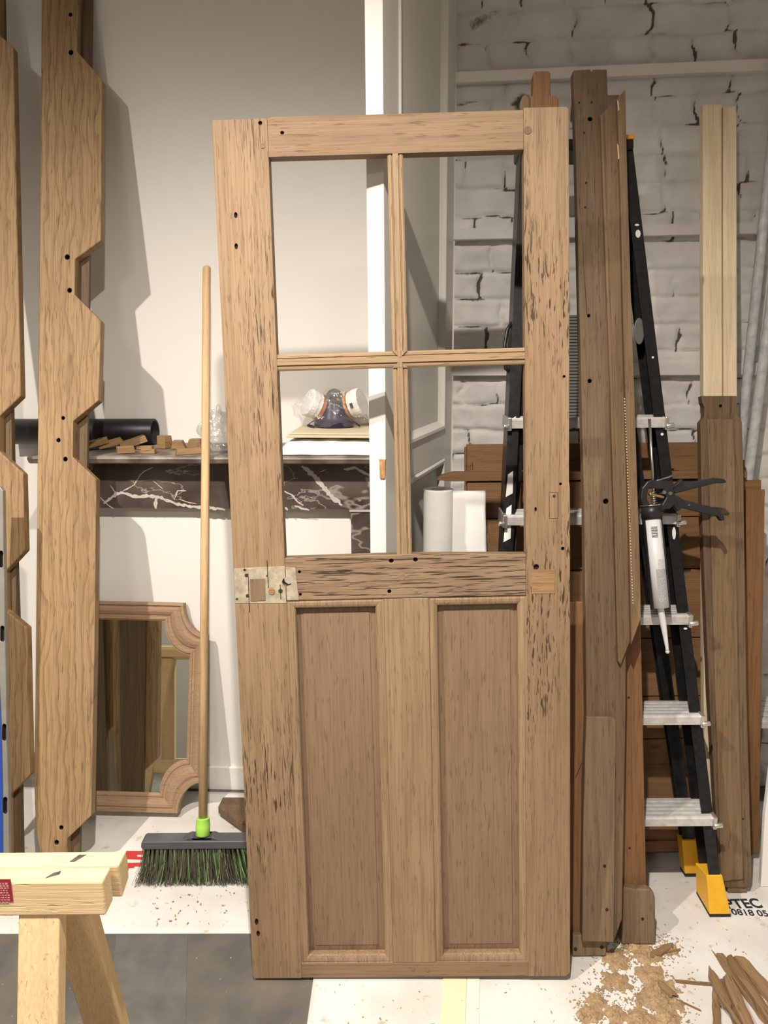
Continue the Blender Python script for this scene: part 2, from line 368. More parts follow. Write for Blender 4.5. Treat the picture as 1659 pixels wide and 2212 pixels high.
def fleece():
    m, nt, b = newmat('white_floor_fleece'); L = nt.links.new
    tc = N(nt, 'ShaderNodeTexCoord')
    def nz(s, d=5.0, dist=0.0):
        n = N(nt, 'ShaderNodeTexNoise', i_Scale=s, i_Detail=d, i_Distortion=dist); L(tc.outputs['Object'], n.inputs['Vector']); return n.outputs['Fac']
    def sm(k, lo, hi, o=1.0):
        r = N(nt, 'ShaderNodeMapRange'); r.interpolation_type = 'SMOOTHSTEP'; r.inputs[1].default_value = lo; r.inputs[2].default_value = hi; r.inputs[4].default_value = o; L(k, r.inputs[0]); return r.outputs[0]
    def mix(f, A, B):
        x = N(nt, 'ShaderNodeMix', data_type='RGBA'); L(f, x.inputs['Factor'])
        for s, kk in ((A, 'A'), (B, 'B')):
            if isinstance(s, tuple): x.inputs[kk].default_value = c4(s)
            else: L(s, x.inputs[kk])
        return x.outputs['Result']
    c = mix(sm(nz(5.0), 0.35, 0.7), (0.74, 0.725, 0.70), (0.62, 0.595, 0.555))
    c = mix(sm(nz(28.0, 4.0, 0.3), 0.63, 0.73, 0.65), c, (0.45, 0.33, 0.21))
    c = mix(sm(nz(90.0, 2.0), 0.70, 0.76, 0.7), c, (0.33, 0.22, 0.13))
    L(c, b.inputs['Base Color']); b.inputs['Roughness'].default_value = 0.8
    bp = N(nt, 'ShaderNodeBump', i_Strength=0.5, i_Distance=0.006); L(nz(7.0, 3.0, 1.2), bp.inputs['Height']); L(bp.outputs[0], b.inputs['Normal'])
    return m
M_fleece = fleece()
def darkfloor():
    m, nt, b = newmat('grey_screed'); L = nt.links.new
    tc = N(nt, 'ShaderNodeTexCoord')
    n1 = N(nt, 'ShaderNodeTexNoise', i_Scale=6.0, i_Detail=6.0); n2 = N(nt, 'ShaderNodeTexNoise', i_Scale=75.0, i_Detail=2.0)
    for n in (n1, n2): L(tc.outputs['Object'], n.inputs['Vector'])
    r = N(nt, 'ShaderNodeValToRGB'); e = r.color_ramp.elements; e[0].position = 0.35; e[0].color = (0.085, 0.085, 0.084, 1); e[1].position = 0.75; e[1].color = (0.18, 0.155, 0.12, 1)
    L(n1.outputs['Fac'], r.inputs[0])
    s = N(nt, 'ShaderNodeMapRange'); s.inputs[1].default_value = 0.70; s.inputs[2].default_value = 0.76; L(n2.outputs['Fac'], s.inputs[0])
    x = N(nt, 'ShaderNodeMix', data_type='RGBA'); L(s.outputs[0], x.inputs['Factor']); L(r.outputs[0], x.inputs['A']); x.inputs['B'].default_value = (0.34, 0.27, 0.17, 1)
    L(x.outputs['Result'], b.inputs['Base Color']); b.inputs['Roughness'].default_value = 0.55; return m
M_floor = darkfloor()
def brickmat():
    m, nt, b = newmat('painted_brick'); L = nt.links.new
    at = N(nt, 'ShaderNodeAttribute', attribute_name='bare'); tc = N(nt, 'ShaderNodeTexCoord')
    n1 = N(nt, 'ShaderNodeTexNoise', i_Scale=9.0, i_Detail=6.0); n2 = N(nt, 'ShaderNodeTexNoise', i_Scale=120.0, i_Detail=3.0)
    for n in (n1, n2): L(tc.outputs['Object'], n.inputs['Vector'])
    r = N(nt, 'ShaderNodeValToRGB'); e = r.color_ramp.elements; e[0].position = 0.3; e[0].color = (0.58, 0.555, 0.535, 1); e[1].position = 0.7; e[1].color = (0.72, 0.70, 0.68, 1); L(n1.outputs['Fac'], r.inputs[0])
    a = N(nt, 'ShaderNodeMath', operation='MULTIPLY_ADD'); a.inputs[1].default_value = 0.5; L(n2.outputs['Fac'], a.inputs[0]); L(at.outputs['Fac'], a.inputs[2])
    s = N(nt, 'ShaderNodeMapRange'); s.inputs[1].default_value = 0.62; s.inputs[2].default_value = 0.95; L(a.outputs[0], s.inputs[0])
    x = N(nt, 'ShaderNodeMix', data_type='RGBA'); L(s.outputs[0], x.inputs['Factor']); L(r.outputs[0], x.inputs['A']); x.inputs['B'].default_value = (0.085, 0.07, 0.058, 1)
    L(x.outputs['Result'], b.inputs['Base Color']); b.inputs['Roughness'].default_value = 0.75
    bp = N(nt, 'ShaderNodeBump', i_Strength=0.4, i_Distance=0.002); L(n2.outputs['Fac'], bp.inputs['Height']); L(bp.outputs[0], b.inputs['Normal']); return m
M_brick = brickmat()

# ------------------------------------------------------------------ the room
YAW = -0.061
WU = Fr((0, 2.667, 0), YAW)          # plaster wall above the mantelpiece
WI = Fr((0, 2.457, 0), YAW)          # closed-in fireplace front below it
WB = Fr((0.225, 2.585, 0), -0.108)   # painted brick wall
struct(box('floor', -3.6, 2.6, -3.2, 3.1, -0.1, 0.0, M_floor, bevel=0))
struct(box('ceiling', -3.6, 2.6, -3.2, 3.1, CEIL, CEIL + 0.1, M_ceil, bevel=0))
struct(box('wall_back', -3.4, 0.30, 0.0, 0.12, 0, CEIL, M_wall, M=WU.M, bevel=0))
struct(box('wall_fireplace', -1.02, -0.02, 0.0, 0.20, 0, 1.0, M_wall, M=WI.M, bevel=0))
struct(box('wall_left', -3.4, -3.3, -3.1, 3.0, 0, CEIL, M_wall, bevel=0))
struct(box('wall_front', -3.4, 2.4, -3.1, -3.0, 0, CEIL, M_wall, bevel=0))
struct(box('wall_far_right', 2.3, 2.4, -3.1, 2.6, 0, CEIL, M_wall, bevel=0))
def brick_wall():
    nx, nz = 360, 490; w, h = 2.15, CEIL
    rowh = 0.0815; co = []; at = []
    for j in range(nz + 1):
        z = h * j / nz
        for i in range(nx + 1):
            x = w * i / nx
            zz = z + 0.010 * noise.noise(Vector((x * 3.1, z * 0.6, 3.3))) + 0.009 * noise.noise(Vector((x * 13, z * 8, 1)))
            row = math.floor(zz / rowh); fz = zz / rowh - row
            bl = 0.215 if row % 2 else 0.118
            xx = x + 0.020 * noise.noise(Vector((row * 5.7, z * 17, 0.7))) + 0.008 * noise.noise(Vector((x * 40, z * 40, 6))) + (row * 0.61803 % 1) * 0.1
            fx = xx / bl; bi = math.floor(fx); fx -= bi
            dz = min(fz, 1 - fz) * rowh; dx = min(fx, 1 - fx) * bl
            d = min(dz * 1.15, dx)
            j1 = max(0.0, 1 - d / 0.016); vis = noise.noise(Vector((x * 5.0, z * 5.0, 9.1))) * 0.5 + 0.5
            depth = -0.013 * j1 * j1 * (0.3 + 0.9 * vis)
            tilt = noise.noise(Vector((bi * 3.3, row * 7.1, 2.2))) * 0.006
            big = noise.noise(Vector((x * 22, z * 22, 5))) * 0.005 + noise.noise(Vector((x * 60, z * 60, 8))) * 0.0012
            co += [x, -(depth + tilt + big), z]
            core = max(0.0, 1 - d / 0.0065)
            spot_ = max(0.0, noise.noise(Vector((x * 13, z * 13, 41))) - 0.30) * 1.7
            cr = core * max(0.0, (noise.noise(Vector((x * 8.5, z * 11, 77))) + 0.24)) * (2.4 if dx < dz else 1.5)
            at.append(min(1.0, cr + (spot_ if noise.noise(Vector((x * 2.2, z * 2.2, 19))) > 0.22 else 0)))
    me = bpy.data.meshes.new('wall_right'); n = nx + 1
    faces = [(j * n + i, j * n + i + 1, (j + 1) * n + i + 1, (j + 1) * n + i) for j in range(nz) for i in range(nx)]
    me.from_pydata([tuple(co[k:k + 3]) for k in range(0, len(co), 3)], [], faces)
    a = me.attributes.new('bare', 'FLOAT', 'POINT'); a.data.foreach_set('value', at)
    for p in me.polygons: p.use_smooth = True
    o = link('wall_right', me, M_brick, M=WB.M); struct(o)
    struct(box('wall_right_core', -0.0, 2.15, 0.03, 0.12, 0, CEIL, M_wall, M=WB.M, bevel=0))
brick_wall()
for k, (v0, v1) in enumerate(((156, 181), (494, 519), (786, 812))):
    x0, z0 = WB.px(986, v1, -0.02); _, z1 = WB.px(986, v0, -0.02)
    t = box('trim_%d' % (k + 1), -0.005, 1.9, -0.028, 0.006, z0, z1, M_trim if k == 0 else M_brick, M=WB.M, bevel=0.003)
    struct(t)
struct(box('baseboard_back', -0.93, -0.104, -0.012, 0.0, 0.0, 0.085, M_wall, M=WI.M, bevel=0.003))

# ------------------------------------------------------------------ floor coverings
def sheet(name, pts, z, mat, label, cat, sub=60):
    bm = bmesh.new(); x0 = min(p[0] for p in pts); x1 = max(p[0] for p in pts); y0 = min(p[1] for p in pts); y1 = max(p[1] for p in pts)
    nx = max(2, int((x1 - x0) * 40)); ny = max(2, int((y1 - y0) * 40)); g = []
    for j in range(ny + 1):
        r = []
        for i in range(nx + 1):
            u, v = i / nx, j / ny
            a = Vector(pts[0]).lerp(Vector(pts[1]), u); b = Vector(pts[3]).lerp(Vector(pts[2]), u); p = a.lerp(b, v)
            e = min(1.0, min(u, 1 - u) * 12, min(v, 1 - v) * 12)
            h = z + e * 0.0012 * (1 + noise.noise(Vector((p.x * 6, p.y * 6, 4))))
            r.append(bm.verts.new((p.x, p.y, h)))
        g.append(r)
    for j in range(ny):
        for i in range(nx): bm.faces.new((g[j][i], g[j][i + 1], g[j + 1][i + 1], g[j + 1][i]))
    rim = [g[0][i] for i in range(nx + 1)] + [g[j][nx] for j in range(1, ny + 1)] + [g[ny][i] for i in range(nx - 1, -1, -1)] + [g[j][0] for j in range(ny - 1, 0, -1)]
    low = [bm.verts.new((v.co.x, v.co.y, 0.0005)) for v in rim]
    for i in range(len(rim)): bm.faces.new((rim[i], rim[(i + 1) % len(rim)], low[(i + 1) % len(rim)], low[i]))
    return tag(fin(name, bm, mat, smooth=True), label, cat)
pA = onz(0, 2017, 0.002); pB = onz(560, 2017, 0.002); pC = onz(665, 2118, 0.004); pD = onz(652, 2212, 0.004)
d = (pD - pC); d = d / d.y
xl = lambda y: pC.x + d.x * (y - pC.y)
SH2 = sheet('protective_fleece', [(xl(0.2), 0.2), (2.2, 0.2), (2.2, 2.33), (xl(2.46) + 0.02, 2.46)], 0.004, M_fleece, 'white floor fleece with black print, under the door and the stepladder', 'floor covering')
SH1 = sheet('protective_fleece', [(-3.2, pA.y + (pA.y - pB.y) * 3), (xl(1.8) + 0.10, pB.y), (xl(2.43) + 0.10, 2.435), (-3.2, 2.62)], 0.002, M_fleece, 'dusty white floor fleece in front of the fireplace, with a red print', 'floor covering')
FL = 0.0062       # upper surface of the coverings
def text(name, body, size, origin, xdir, mat, parent, label=None, sx=1.0, bold=0.0):
    c = bpy.data.curves.new(name, 'FONT'); c.body = body; c.size = 1.0; c.offset = bold; c.extrude = 0.0001
    o = bpy.data.objects.new(name + '_tmp', c); COL.objects.link(o)
    bpy.context.view_layer.update()
    me = bpy.data.meshes.new_from_object(o.evaluated_get(bpy.context.evaluated_depsgraph_get()))
    bpy.data.objects.remove(o); me.name = name; me.materials.clear()
    xs = [v.co.x for v in me.vertices]; ys = [v.co.y for v in me.vertices]
    for v in me.vertices:
        v.co.x = (v.co.x - min(xs)) / (max(xs) - min(xs)) * sx; v.co.y = (v.co.y - min(ys)) / (max(ys) - min(ys)) * size
    x = Vector(xdir).normalized(); zz = Vector((0, 0, 1)); y = zz.cross(x)
    m = Matrix((x, y, zz)).transposed().to_4x4(); m.translation = Vector(origin)
    t = link(name, me, mat, parent, m)
    if label: t['label'] = label
    return t
a = onz(1574, 1963, FL); b2 = onz(1650, 1961, FL)
text('printed_letters', 'PTEC', onz(1574, 1942, FL).y - a.y, a, b2 - a, M_ink, SH2, 'black printed capital letters', (b2 - a).length, 0.03)
a = onz(1583, 1976, FL); b2 = onz(1662, 1980, FL)
text('printed_numbers', '0818 05', onz(1583, 1962.5, FL).y - a.y, a, b2 - a, M_ink, SH2, 'black printed phone number', (b2 - a).length, 0.02)
def flatprint(name, pts, mat, parent, z=FL, label=None):
    bm = bmesh.new(); A = [bm.verts.new(onz(u, v, z)) for u, v in pts]; B = [bm.verts.new(onz(u, v, z) - Vector((0, 0, 0.0006))) for u, v in pts]
    n = len(pts); bm.faces.new(A); bm.faces.new(B)
    for i in range(n): bm.faces.new((A[i], A[(i + 1) % n], B[(i + 1) % n], B[i]))
    o = fin(name, bm, mat, parent)
    if label: o['label'] = label
    return o
zr = 0.0052
flatprint('printed_red_mark', [(273, 1838), (320, 1838), (318, 1846), (296, 1846), (296, 1850), (316, 1851), (314, 1857), (268, 1855)], M_red, SH1, zr, 'red printed mark')
flatprint('printed_red_mark', [(263, 1864), (310, 1863), (308, 1871), (290, 1871), (290, 1874), (278, 1875), (277, 1881), (261, 1872)], M_red, SH1, zr, 'red printed mark')
tp = []
def tape(pts, z, label, mat=M_tape):
    bm = bmesh.new(); A = [bm.verts.new(onz(u, v, z)) for u, v in pts]; bm.faces.new(A)
    r = bmesh.ops.extrude_face_region(bm, geom=list(bm.faces)); bmesh.ops.translate(bm, verts=[g for g in r['geom'] if isinstance(g, bmesh.types.BMVert)], vec=(0, 0, -0.0008))
    return tag(fin('tape_strip', bm, mat), label, 'tape')
tape([(957, 2110), (1008, 2110), (1000, 2330), (944, 2330)], 0.0072, 'cream tape strip in front of the door, left of a paler one')
tape([(1009, 2110), (1036, 2110), (1032, 2330), (1002, 2330)], 0.0070, 'narrow pale tape strip on the fleece, right beside the cream one', plain('pale_tape', (0.84, 0.80, 0.68), 0.4))
tape([(252, 2019), (405, 2019), (398, 2330), (215, 2330)], 0.0010, 'wide translucent tape strip on the dark floor behind the sawhorse leg', plain('grey_tape', (0.125, 0.121, 0.115), 0.5, var=0.25, scale=12))

# ------------------------------------------------------------------ mantelpiece and what stands on it
ZS = 1.171
mt = thing('marble_mantelpiece', WI.M, 'dark red marble mantelpiece with white veins along the plaster wall', 'mantelpiece')
sx0, sx1 = -1.075, 0.035
prof = [(-0.125, ZS - 0.012), (-0.128, ZS - 0.008), (-0.126, ZS - 0.003), (-0.119, ZS), (0.21, ZS), (0.21, ZS - 0.024), (-0.112, ZS - 0.024), (-0.120, ZS - 0.020)]
prism('shelf', prof, 'x', sx0, sx1, M_dusty, mt, WI.M)
box('frieze', sx0 + 0.03, sx1 - 0.005, -0.042, 0.19, 0.995, ZS - 0.024, M_marble, mt, WI.M)
M_vein = plain('white_vein', (0.52, 0.485, 0.44), 0.3, var=0.12, scale=40)
def veins(ob, fr_, y, paths):
    bm = bmesh.new(); bm.from_mesh(ob.data); rg = random.Random(11)
    for pts, w0 in paths:
        q = [fr_.px(u, v, y) for u, v in pts]; fine = []
        for a_, b_ in zip(q[:-1], q[1:]):
            n_ = max(2, int(math.hypot(b_[0] - a_[0], b_[1] - a_[1]) / 0.006))
            fine += [(a_[0] + (b_[0] - a_[0]) * k / n_, a_[1] + (b_[1] - a_[1]) * k / n_) for k in range(n_)]
        fine.append(q[-1]); prev = None; m_ = len(fine)
        for k, (x, z) in enumerate(fine):
            x2, z2 = fine[min(k + 1, m_ - 1)]; x1_, z1_ = fine[max(k - 1, 0)]; l_ = math.hypot(x2 - x1_, z2 - z1_) or 1
            nx2, nz2 = -(z2 - z1_) / l_, (x2 - x1_) / l_
            w_ = w0 * (0.35 + 0.65 * min(1, k / 3, (m_ - 1 - k) / 3 + .2)) * rg.uniform(.55, 1.25); j_ = rg.uniform(-.35, .35) * w0
            cur = [bm.verts.new((x + nx2 * (j_ + w_), y - 0.0003, z + nz2 * (j_ + w_))), bm.verts.new((x + nx2 * (j_ - w_), y - 0.0003, z + nz2 * (j_ - w_)))]
            if prev:
                f_ = bm.faces.new((prev[0], prev[1], cur[1], cur[0])); f_.material_index = 1
            prev = cur
    bm.to_mesh(ob.data); bm.free(); ob.data.materials.append(M_vein)
    for m_ in [m_ for m_ in ob.modifiers]: ob.modifiers.remove(m_)
fz = [o for o in mt.children if o.name.startswith('frieze')][0]
veins(fz, WI, -0.042, [([(224, 1088), (250, 1068), (262, 1063), (290, 1073), (322, 1071), (345, 1074), (385, 1090), (430, 1096), (470, 1099), (486, 1101)], .0052),
    ([(262, 1063), (290, 1047), (303, 1026), (312, 1018), (330, 1010)], .0018), ([(336, 1074), (336, 1099)], .006), ([(216, 1074), (232, 1090), (246, 1099)], .0022),
    ([(376, 1080), (384, 1060), (402, 1060)], .0024), ([(386, 1078), (410, 1086), (425, 1088)], .0016), ([(330, 1038), (345, 1050), (352, 1056)], .0016), ([(238, 1048), (246, 1060), (254, 1064)], .0018),
    ([(652, 1006), (676, 1026), (690, 1042), (700, 1056), (716, 1072), (732, 1084), (738, 1092)], .0070), ([(612, 1060), (632, 1070), (642, 1084), (656, 1091)], .0026), ([(636, 1092), (652, 1098), (668, 1102)], .0034), ([(612, 1096), (622, 1101)], .006),
    ([(742, 1014), (766, 1010), (800, 1028)], .0050), ([(690, 1020), (706, 1014)], .0012), ([(118, 1052), (150, 1075), (190, 1090)], .004)])
for x0, x1 in ((-1.07, -1.0), (-0.102, 0.02)):
    l = box('jamb', x0, x1, -0.035 if x0 > -0.5 else -0.004, 0.19, 0.0, 0.985, M_marble, mt, WI.M)
    box('cap', x0 - 0.004, x1 + 0.003, -0.04 if x0 > -0.5 else -0.006, 0.19, 0.985, 0.995, plain('pale_marble', (0.45, 0.42, 0.38), 0.4), l, WI.M)
# black roll
a = onz(20, 957, ZS); a = WU.M.inverted() @ a
rr = 0.043
yy = -0.048
xa = WU.px(22, 926, yy)[0]; xb = WU.px(334, 926, yy)[0]
bm = bmesh.new()
n = 32
lo = [[(x, yy + r * math.cos(2 * math.pi * k / n), ZS + 0.0435 + r * math.sin(2 * math.pi * k / n)) for k in range(n)] for x, r in ((xa, 0.03), (xa, rr), (xb, rr), (xb + 0.002, rr - 0.002), (xb, rr - 0.006), (xb - 0.12, rr - 0.007), (xb - 0.121, 0.001))]
bm_ring(bm, lo)
tag(fin('plastic_film_roll', bm, M_tube, M=WU.M, smooth=True), 'black rolled plastic lying along the back of the mantel shelf', 'roll')
# oak offcuts: (px, py of middle of the foot, length, width, thickness, yaw, tilt, lift, label)
offs = [(203, 972, .10, .05, .018, .35, .22, 'oak offcut with sloping top, partly behind the notched oak plank'),
        (243, 970, .075, .045, .020, .15, .25, 'oak offcut leaning on the black roll, its left end dark'),
        (290, 970, .085, .045, .020, .45, .28, 'long pointed oak offcut leaning up against the black roll'),
        (272, 979, .055, .030, .020, .5, .0, 'square ended oak offcut lying at the front of the shelf heap'),
        (314, 970, .050, .03, .010, .0, .0, 'thin oak slip lying behind another thin slip, under the end of the black roll'),
        (321, 980, .046, .022, .013, .0, .0, 'low oak slip at the front edge of the heap below the black roll'),
        (357, 968, .040, .034, .04, 1.1, .0, 'upright oak wedge with a torn pale edge beside the black roll end'),
        (388, 969, .046, .04, .025, .1, .0, 'dark ended oak block between the wedge and the broom handle'),
        (424, 966, .05, .04, .026, .0, .0, 'oak block at the back of the shelf behind the broom handle'),
        (410, 981, .085, .022, .017, .45, .0, 'narrow dark oak stick pointing to the front edge of the mantel shelf')]
for i, (u, v, ln, wd, th, yw, tl, lab) in enumerate(offs):
    p = onz(u, v, ZS); bm = bmesh.new()
    cut = random.uniform(0.1, 0.5)
    pts = [(-ln / 2, 0), (ln / 2, 0), (ln / 2 - cut * th, th), (-ln / 2 + cut * th * 0.5, th)]
    bm_slab(bm, pts, -wd / 2, wd / 2)
    for vtx in bm.verts: vtx.co += Vector((random.uniform(-.002, .002), random.uniform(-.003, .003), 0))
    m = Matrix.Translation(p + Vector((0, 0, 0.001 + math.sin(abs(tl)) * ln / 2))) @ Matrix.Rotation(yw, 4, 'Z') @ Matrix.Rotation(-tl, 4, 'Y')
    tag(fin('wood_offcut', bm, M_off, M=m, bevel=0.0012), lab, 'wood offcut', 'oak offcuts heaped on the mantel shelf')
def blob(bm, c, r, seg=24, rings=16, amp=0.0, fr=4.0, seed=0.0, M=None, low=None):
    r = Vector(r); res = bmesh.ops.create_uvsphere(bm, u_segments=seg, v_segments=rings, radius=1.0)
    for v in res['verts']:
        k = 1 + amp * noise.noise(v.co * fr + Vector((seed, seed, seed)))
        p = Vector((v.co.x * r.x * k, v.co.y * r.y * k, v.co.z * r.z * k))
        if low is not None: p.z = max(p.z, low)
        p += Vector(c)
        v.co = M @ p if M is not None else p
    return res['verts']
# cloudy bag left of the door
p = onz(480, 974, ZS); bm = bmesh.new()
rs_ = bmesh.ops.create_icosphere(bm, subdivisions=4, radius=1.0)
for v in rs_['verts']:
    c_ = v.co.copy(); k = 1 + 0.42 * noise.noise(c_ * 2.3 + Vector((4, 1, 2))) + 0.16 * noise.noise(c_ * 6 + Vector((1, 7, 2)))
    tz = 1 - 0.55 * max(0, c_.z)
    v.co = Vector((c_.x * 0.062 * k * tz - 0.012 * max(0, c_.z), c_.y * 0.05 * k * tz, max(0.001, 0.055 + c_.z * (0.075 if c_.z > 0 else 0.058) * k)))
tag(fin('plastic_bag', bm, M_bag, M=Matrix.Translation(p)), 'crumpled clear plastic bag on the mantel between broom handle and old door', 'plastic bag')
# folded white plastic sheet
xw0 = WU.px(604, 975, -0.30)[0]; xw1 = 0.0
bm = bmesh.new(); nx, ny = 46, 26; g = []
for side in (0, 1):
    gg = []
    for j in range(ny + 1):
        r = []
        for i in range(nx + 1):
            u, v = i / nx, j / ny; x = xw0 + (xw1 - xw0) * u; y = -0.315 + 0.275 * v
            e = min(1, min(u, 1 - u) * 9) ** 0.5 * min(1, min(v, 1 - v) * 7) ** 0.5
            if side == 0: z = ZS + 0.0015
            else: z = ZS + 0.006 + e * (0.037 + 0.006 * noise.noise(Vector((x * 18, y * 26, 3))) + 0.005 * abs(noise.noise(Vector((x * 9 + y * 22, y * 9, 8)))))
            r.append(bm.verts.new((x, y + 0.004 * noise.noise(Vector((x * 15, 0, side))), z)))
        gg.append(r)
    for j in range(ny):
        for i in range(nx): bm.faces.new((gg[j][i], gg[j][i + 1], gg[j + 1][i + 1], gg[j + 1][i]))
    g.append(gg)
rim = lambda q: [q[0][i] for i in range(nx + 1)] + [q[j][nx] for j in range(1, ny + 1)] + [q[ny][i] for i in range(nx - 1, -1, -1)] + [q[j][0] for j in range(ny - 1, 0, -1)]
A, B = rim(g[0]), rim(g[1])
for i in range(len(A)): bm.faces.new((A[i], A[(i + 1) % len(A)], B[(i + 1) % len(A)], B[i]))
tag(fin('folded_plastic_sheet', bm, M_film, M=WU.M, smooth=True), 'folded white plastic sheet on the mantel under the beige cardboard', 'plastic sheet')
ZC = ZS + 0.052
xc0 = WU.px(617, 943, -0.30)[0]
cb = thing('cardboard', WU.M, 'folded beige cardboard on the white plastic sheet under the respirator', 'cardboard')
slab('fold', [(xc0, ZC), (xw1 + 0.01, ZC - 0.002), (xw1 + 0.01, ZC + 0.006), (xc0 + 0.004, ZC + 0.008)], -0.30, -0.05, M_beige, cb, WU.M, bevel=0.002)
slab('fold', [(xc0 + 0.006, ZC + 0.0085), (xw1 + 0.012, ZC + 0.0065), (xw1 + 0.012, ZC + 0.012), (xc0 + 0.012, ZC + 0.014)], -0.295, -0.06, M_beige, cb, WU.M, bevel=0.002)
ZR = ZC + 0.0145
# respirator
p = onz(722, 922, ZR); RM = Matrix.Translation(p)
rs = thing('respirator_mask', RM, 'navy half face respirator with two white filters on the beige cardboard', 'respirator')
bm = bmesh.new(); prof_r = [(0.060, 0.0), (0.064, 0.012), (0.058, 0.03), (0.047, 0.055), (0.040, 0.08), (0.030, 0.10), (0.0, 0.108)]
nn = 28; lp = []
for r, z in prof_r:
    lp.append([(max(r, .0008) * math.cos(2 * math.pi * k / nn) * 1.02 + 0.004 * math.sin(6.28 * k / nn * 2) * (1 - z / .11), max(r, .0008) * 0.75 * math.sin(2 * math.pi * k / nn), z) for k in range(nn)])
bm_ring(bm, lp); bm.faces.new(bm.verts[0:0] if False else [bm.verts.new(q) for q in lp[0]][::-1])
bmesh.ops.remove_doubles(bm, verts=bm.verts, dist=0.0001)
fin('face_piece', bm, M_navy, rs, RM, smooth=True)
bm = bmesh.new(); blob(bm, (0.003, -0.016, 0.095), (0.027, 0.022, 0.027), 24, 14)
vv = fin('exhale_valve', bm, M_grey, rs, RM, smooth=True); vv['label'] = 'grey round valve cap'
bm = bmesh.new()
for k in range(5):
    an = -0.5 + k * 0.25; c = Vector((0.003 + 0.021 * math.sin(an), -0.036, 0.094 + 0.004 * math.cos(an)))
    bm_tube(bm, [c + Vector((0, 0, 0.008)), c + Vector((0.004 * math.sin(an), -0.001, -0.006))], 0.0016, 6)
fin('valve_slots', bm, M_ink, vv, RM)
def filt(cx, cz, tilt, yaw, r, ln, flip):
    m = RM @ Matrix.Translation((cx, 0.0, cz)) @ Matrix.Rotation(yaw, 4, 'Z') @ Matrix.Rotation(tilt, 4, 'Y')
    bm = bmesh.new(); n = 30
    bm_ring(bm, [[(x * flip, rr_ * math.cos(2 * math.pi * k / n), rr_ * math.sin(2 * math.pi * k / n)) for k in range(n)] for x, rr_ in ((0, 0.001), (0, r), (ln * .4, r), (ln * .42, r * 1.06), (ln, r * 1.06), (ln + .003, r), (ln + .003, 0.001))])
    f = fin('filter', bm, M_whp, rs, m); f['label'] = 'white round filter'
    bm = bmesh.new()
    bm_ring(bm, [[(x * flip, rr_ * math.cos(2 * math.pi * k / n), rr_ * math.sin(2 * math.pi * k / n)) for k in range(n)] for x, rr_ in ((-.012, r * .72), (-.012, r * 1.02), (-.003, r * 1.04), (-.003, r * .72), (-.012, r * .72))])
    g = fin('filter_ring', bm, M_orp, f, m); g['label'] = 'orange filter ring'
    return m, f
mL, fL = filt(-0.052, 0.066, 0.42, 0.45, 0.042, 0.034, -1)
mR, fR = filt(0.058, 0.070, -0.30, -0.35, 0.043, 0.034, 1)
box('filter_mark', 0.012, 0.021, -0.0475, -0.0455, -0.012, 0.004, M_ink, fR, mR, bevel=0)
tube('head_strap', [(-0.045, 0.03, 0.03), (-0.075, 0.035, 0.012), (-0.085, 0.0, 0.006), (-0.06, -0.035, 0.004)], 0.004, M_ink, rs, RM, n=8, flat=0.4)
tube('head_strap', [(0.045, -0.03, 0.03), (0.075, -0.04, 0.012), (0.082, -0.03, 0.006)], 0.006, M_ink, rs, RM, n=8, flat=0.4)
bm = bmesh.new(); blob(bm, (0.002, 0.0, 0.056), (0.125, 0.066, 0.066), 48, 32, 0.26, 3.1, 9.0, low=-0.053)
tag(fin('plastic_bag', bm, M_clear, M=RM, smooth=True), 'thin clear plastic bag wrapped round the respirator', 'plastic bag')

# ------------------------------------------------------------------ white panelled door leaf standing on edge
DL = math.atan(0.32)
pl = onY(831, 700, 1.885)
LF = Fr((pl.x, 1.885, 0), math.pi / 2 - DL)     # local x runs along the leaf into the room corner, local y towards its left side
LW = 0.70; LH = 2.6; TH = 0.041
lf = thing('panelled_door', LF.M, 'tall white painted panelled door leaf seen from its edge, beside the brick wall', 'door leaf')
z1a = LF.px(885, 951, 0)[1]; 
def leafbox(nm, x0, x1, z0, z1, y0=0.0, y1=TH): return box(nm, x0, x1, y0, y1, z0, z1, M_leaf, lf, LF.M, bevel=0.0015)
xa_ = LF.px(862, 600)[0]; xb_ = LF.px(963, 600)[0]
ST = xa_; RX = xb_
zlo = 0.985; zhi = LF.px(888, 951)[1]
mort = [(0.004, 0)]
leafbox('stile', 0, ST, FL + .002, LH); leafbox('stile', RX, LW, FL + .002, LH)
leafbox('rail', ST, RX, FL + .002, 0.2); leafbox('rail', ST, RX, LF.px(900, 1040)[1] + .02, zhi - 0.012); leafbox('rail', ST, RX, LH - 0.13, LH)
zt2 = LF.px(900, 1040)[1] + .02
for za, zb in ((0.2, zt2), (zhi - 0.012, LH - 0.13)):
    leafbox('panel', ST, RX, za, zb, 0.014, TH - 0.012)
    bm = bmesh.new()
    def rect(i, y): return [(ST + i, y, za + i), (RX - i, y, za + i), (RX - i, y, zb - i), (ST + i, y, zb - i)]
    bm_ring(bm, [rect(0, 0.0), rect(0.006, -0.005), rect(0.014, -0.004), rect(0.022, 0.006), rect(0.03, 0.0138)])
    fin('panel_moulding', bm, M_leaf, lf, LF.M)
# lock mortise on the near edge
zk0 = LF.px(829, 1035)[1]; zk1 = LF.px(829, 994)[1]
slab('lock_mortise', [(0, 0), (0.013, 0), (0.014, zk1 - zk0), (-0.001, zk1 - zk0)], -0.0012, 0.004, M_latch, lf, LF.M @ Matrix.Translation((-0.0008, 0.0005, zk0)) @ Matrix.Rotation(math.pi / 2, 4, 'Z') , bevel=0)['label'] = 'raw wood lock mortise'
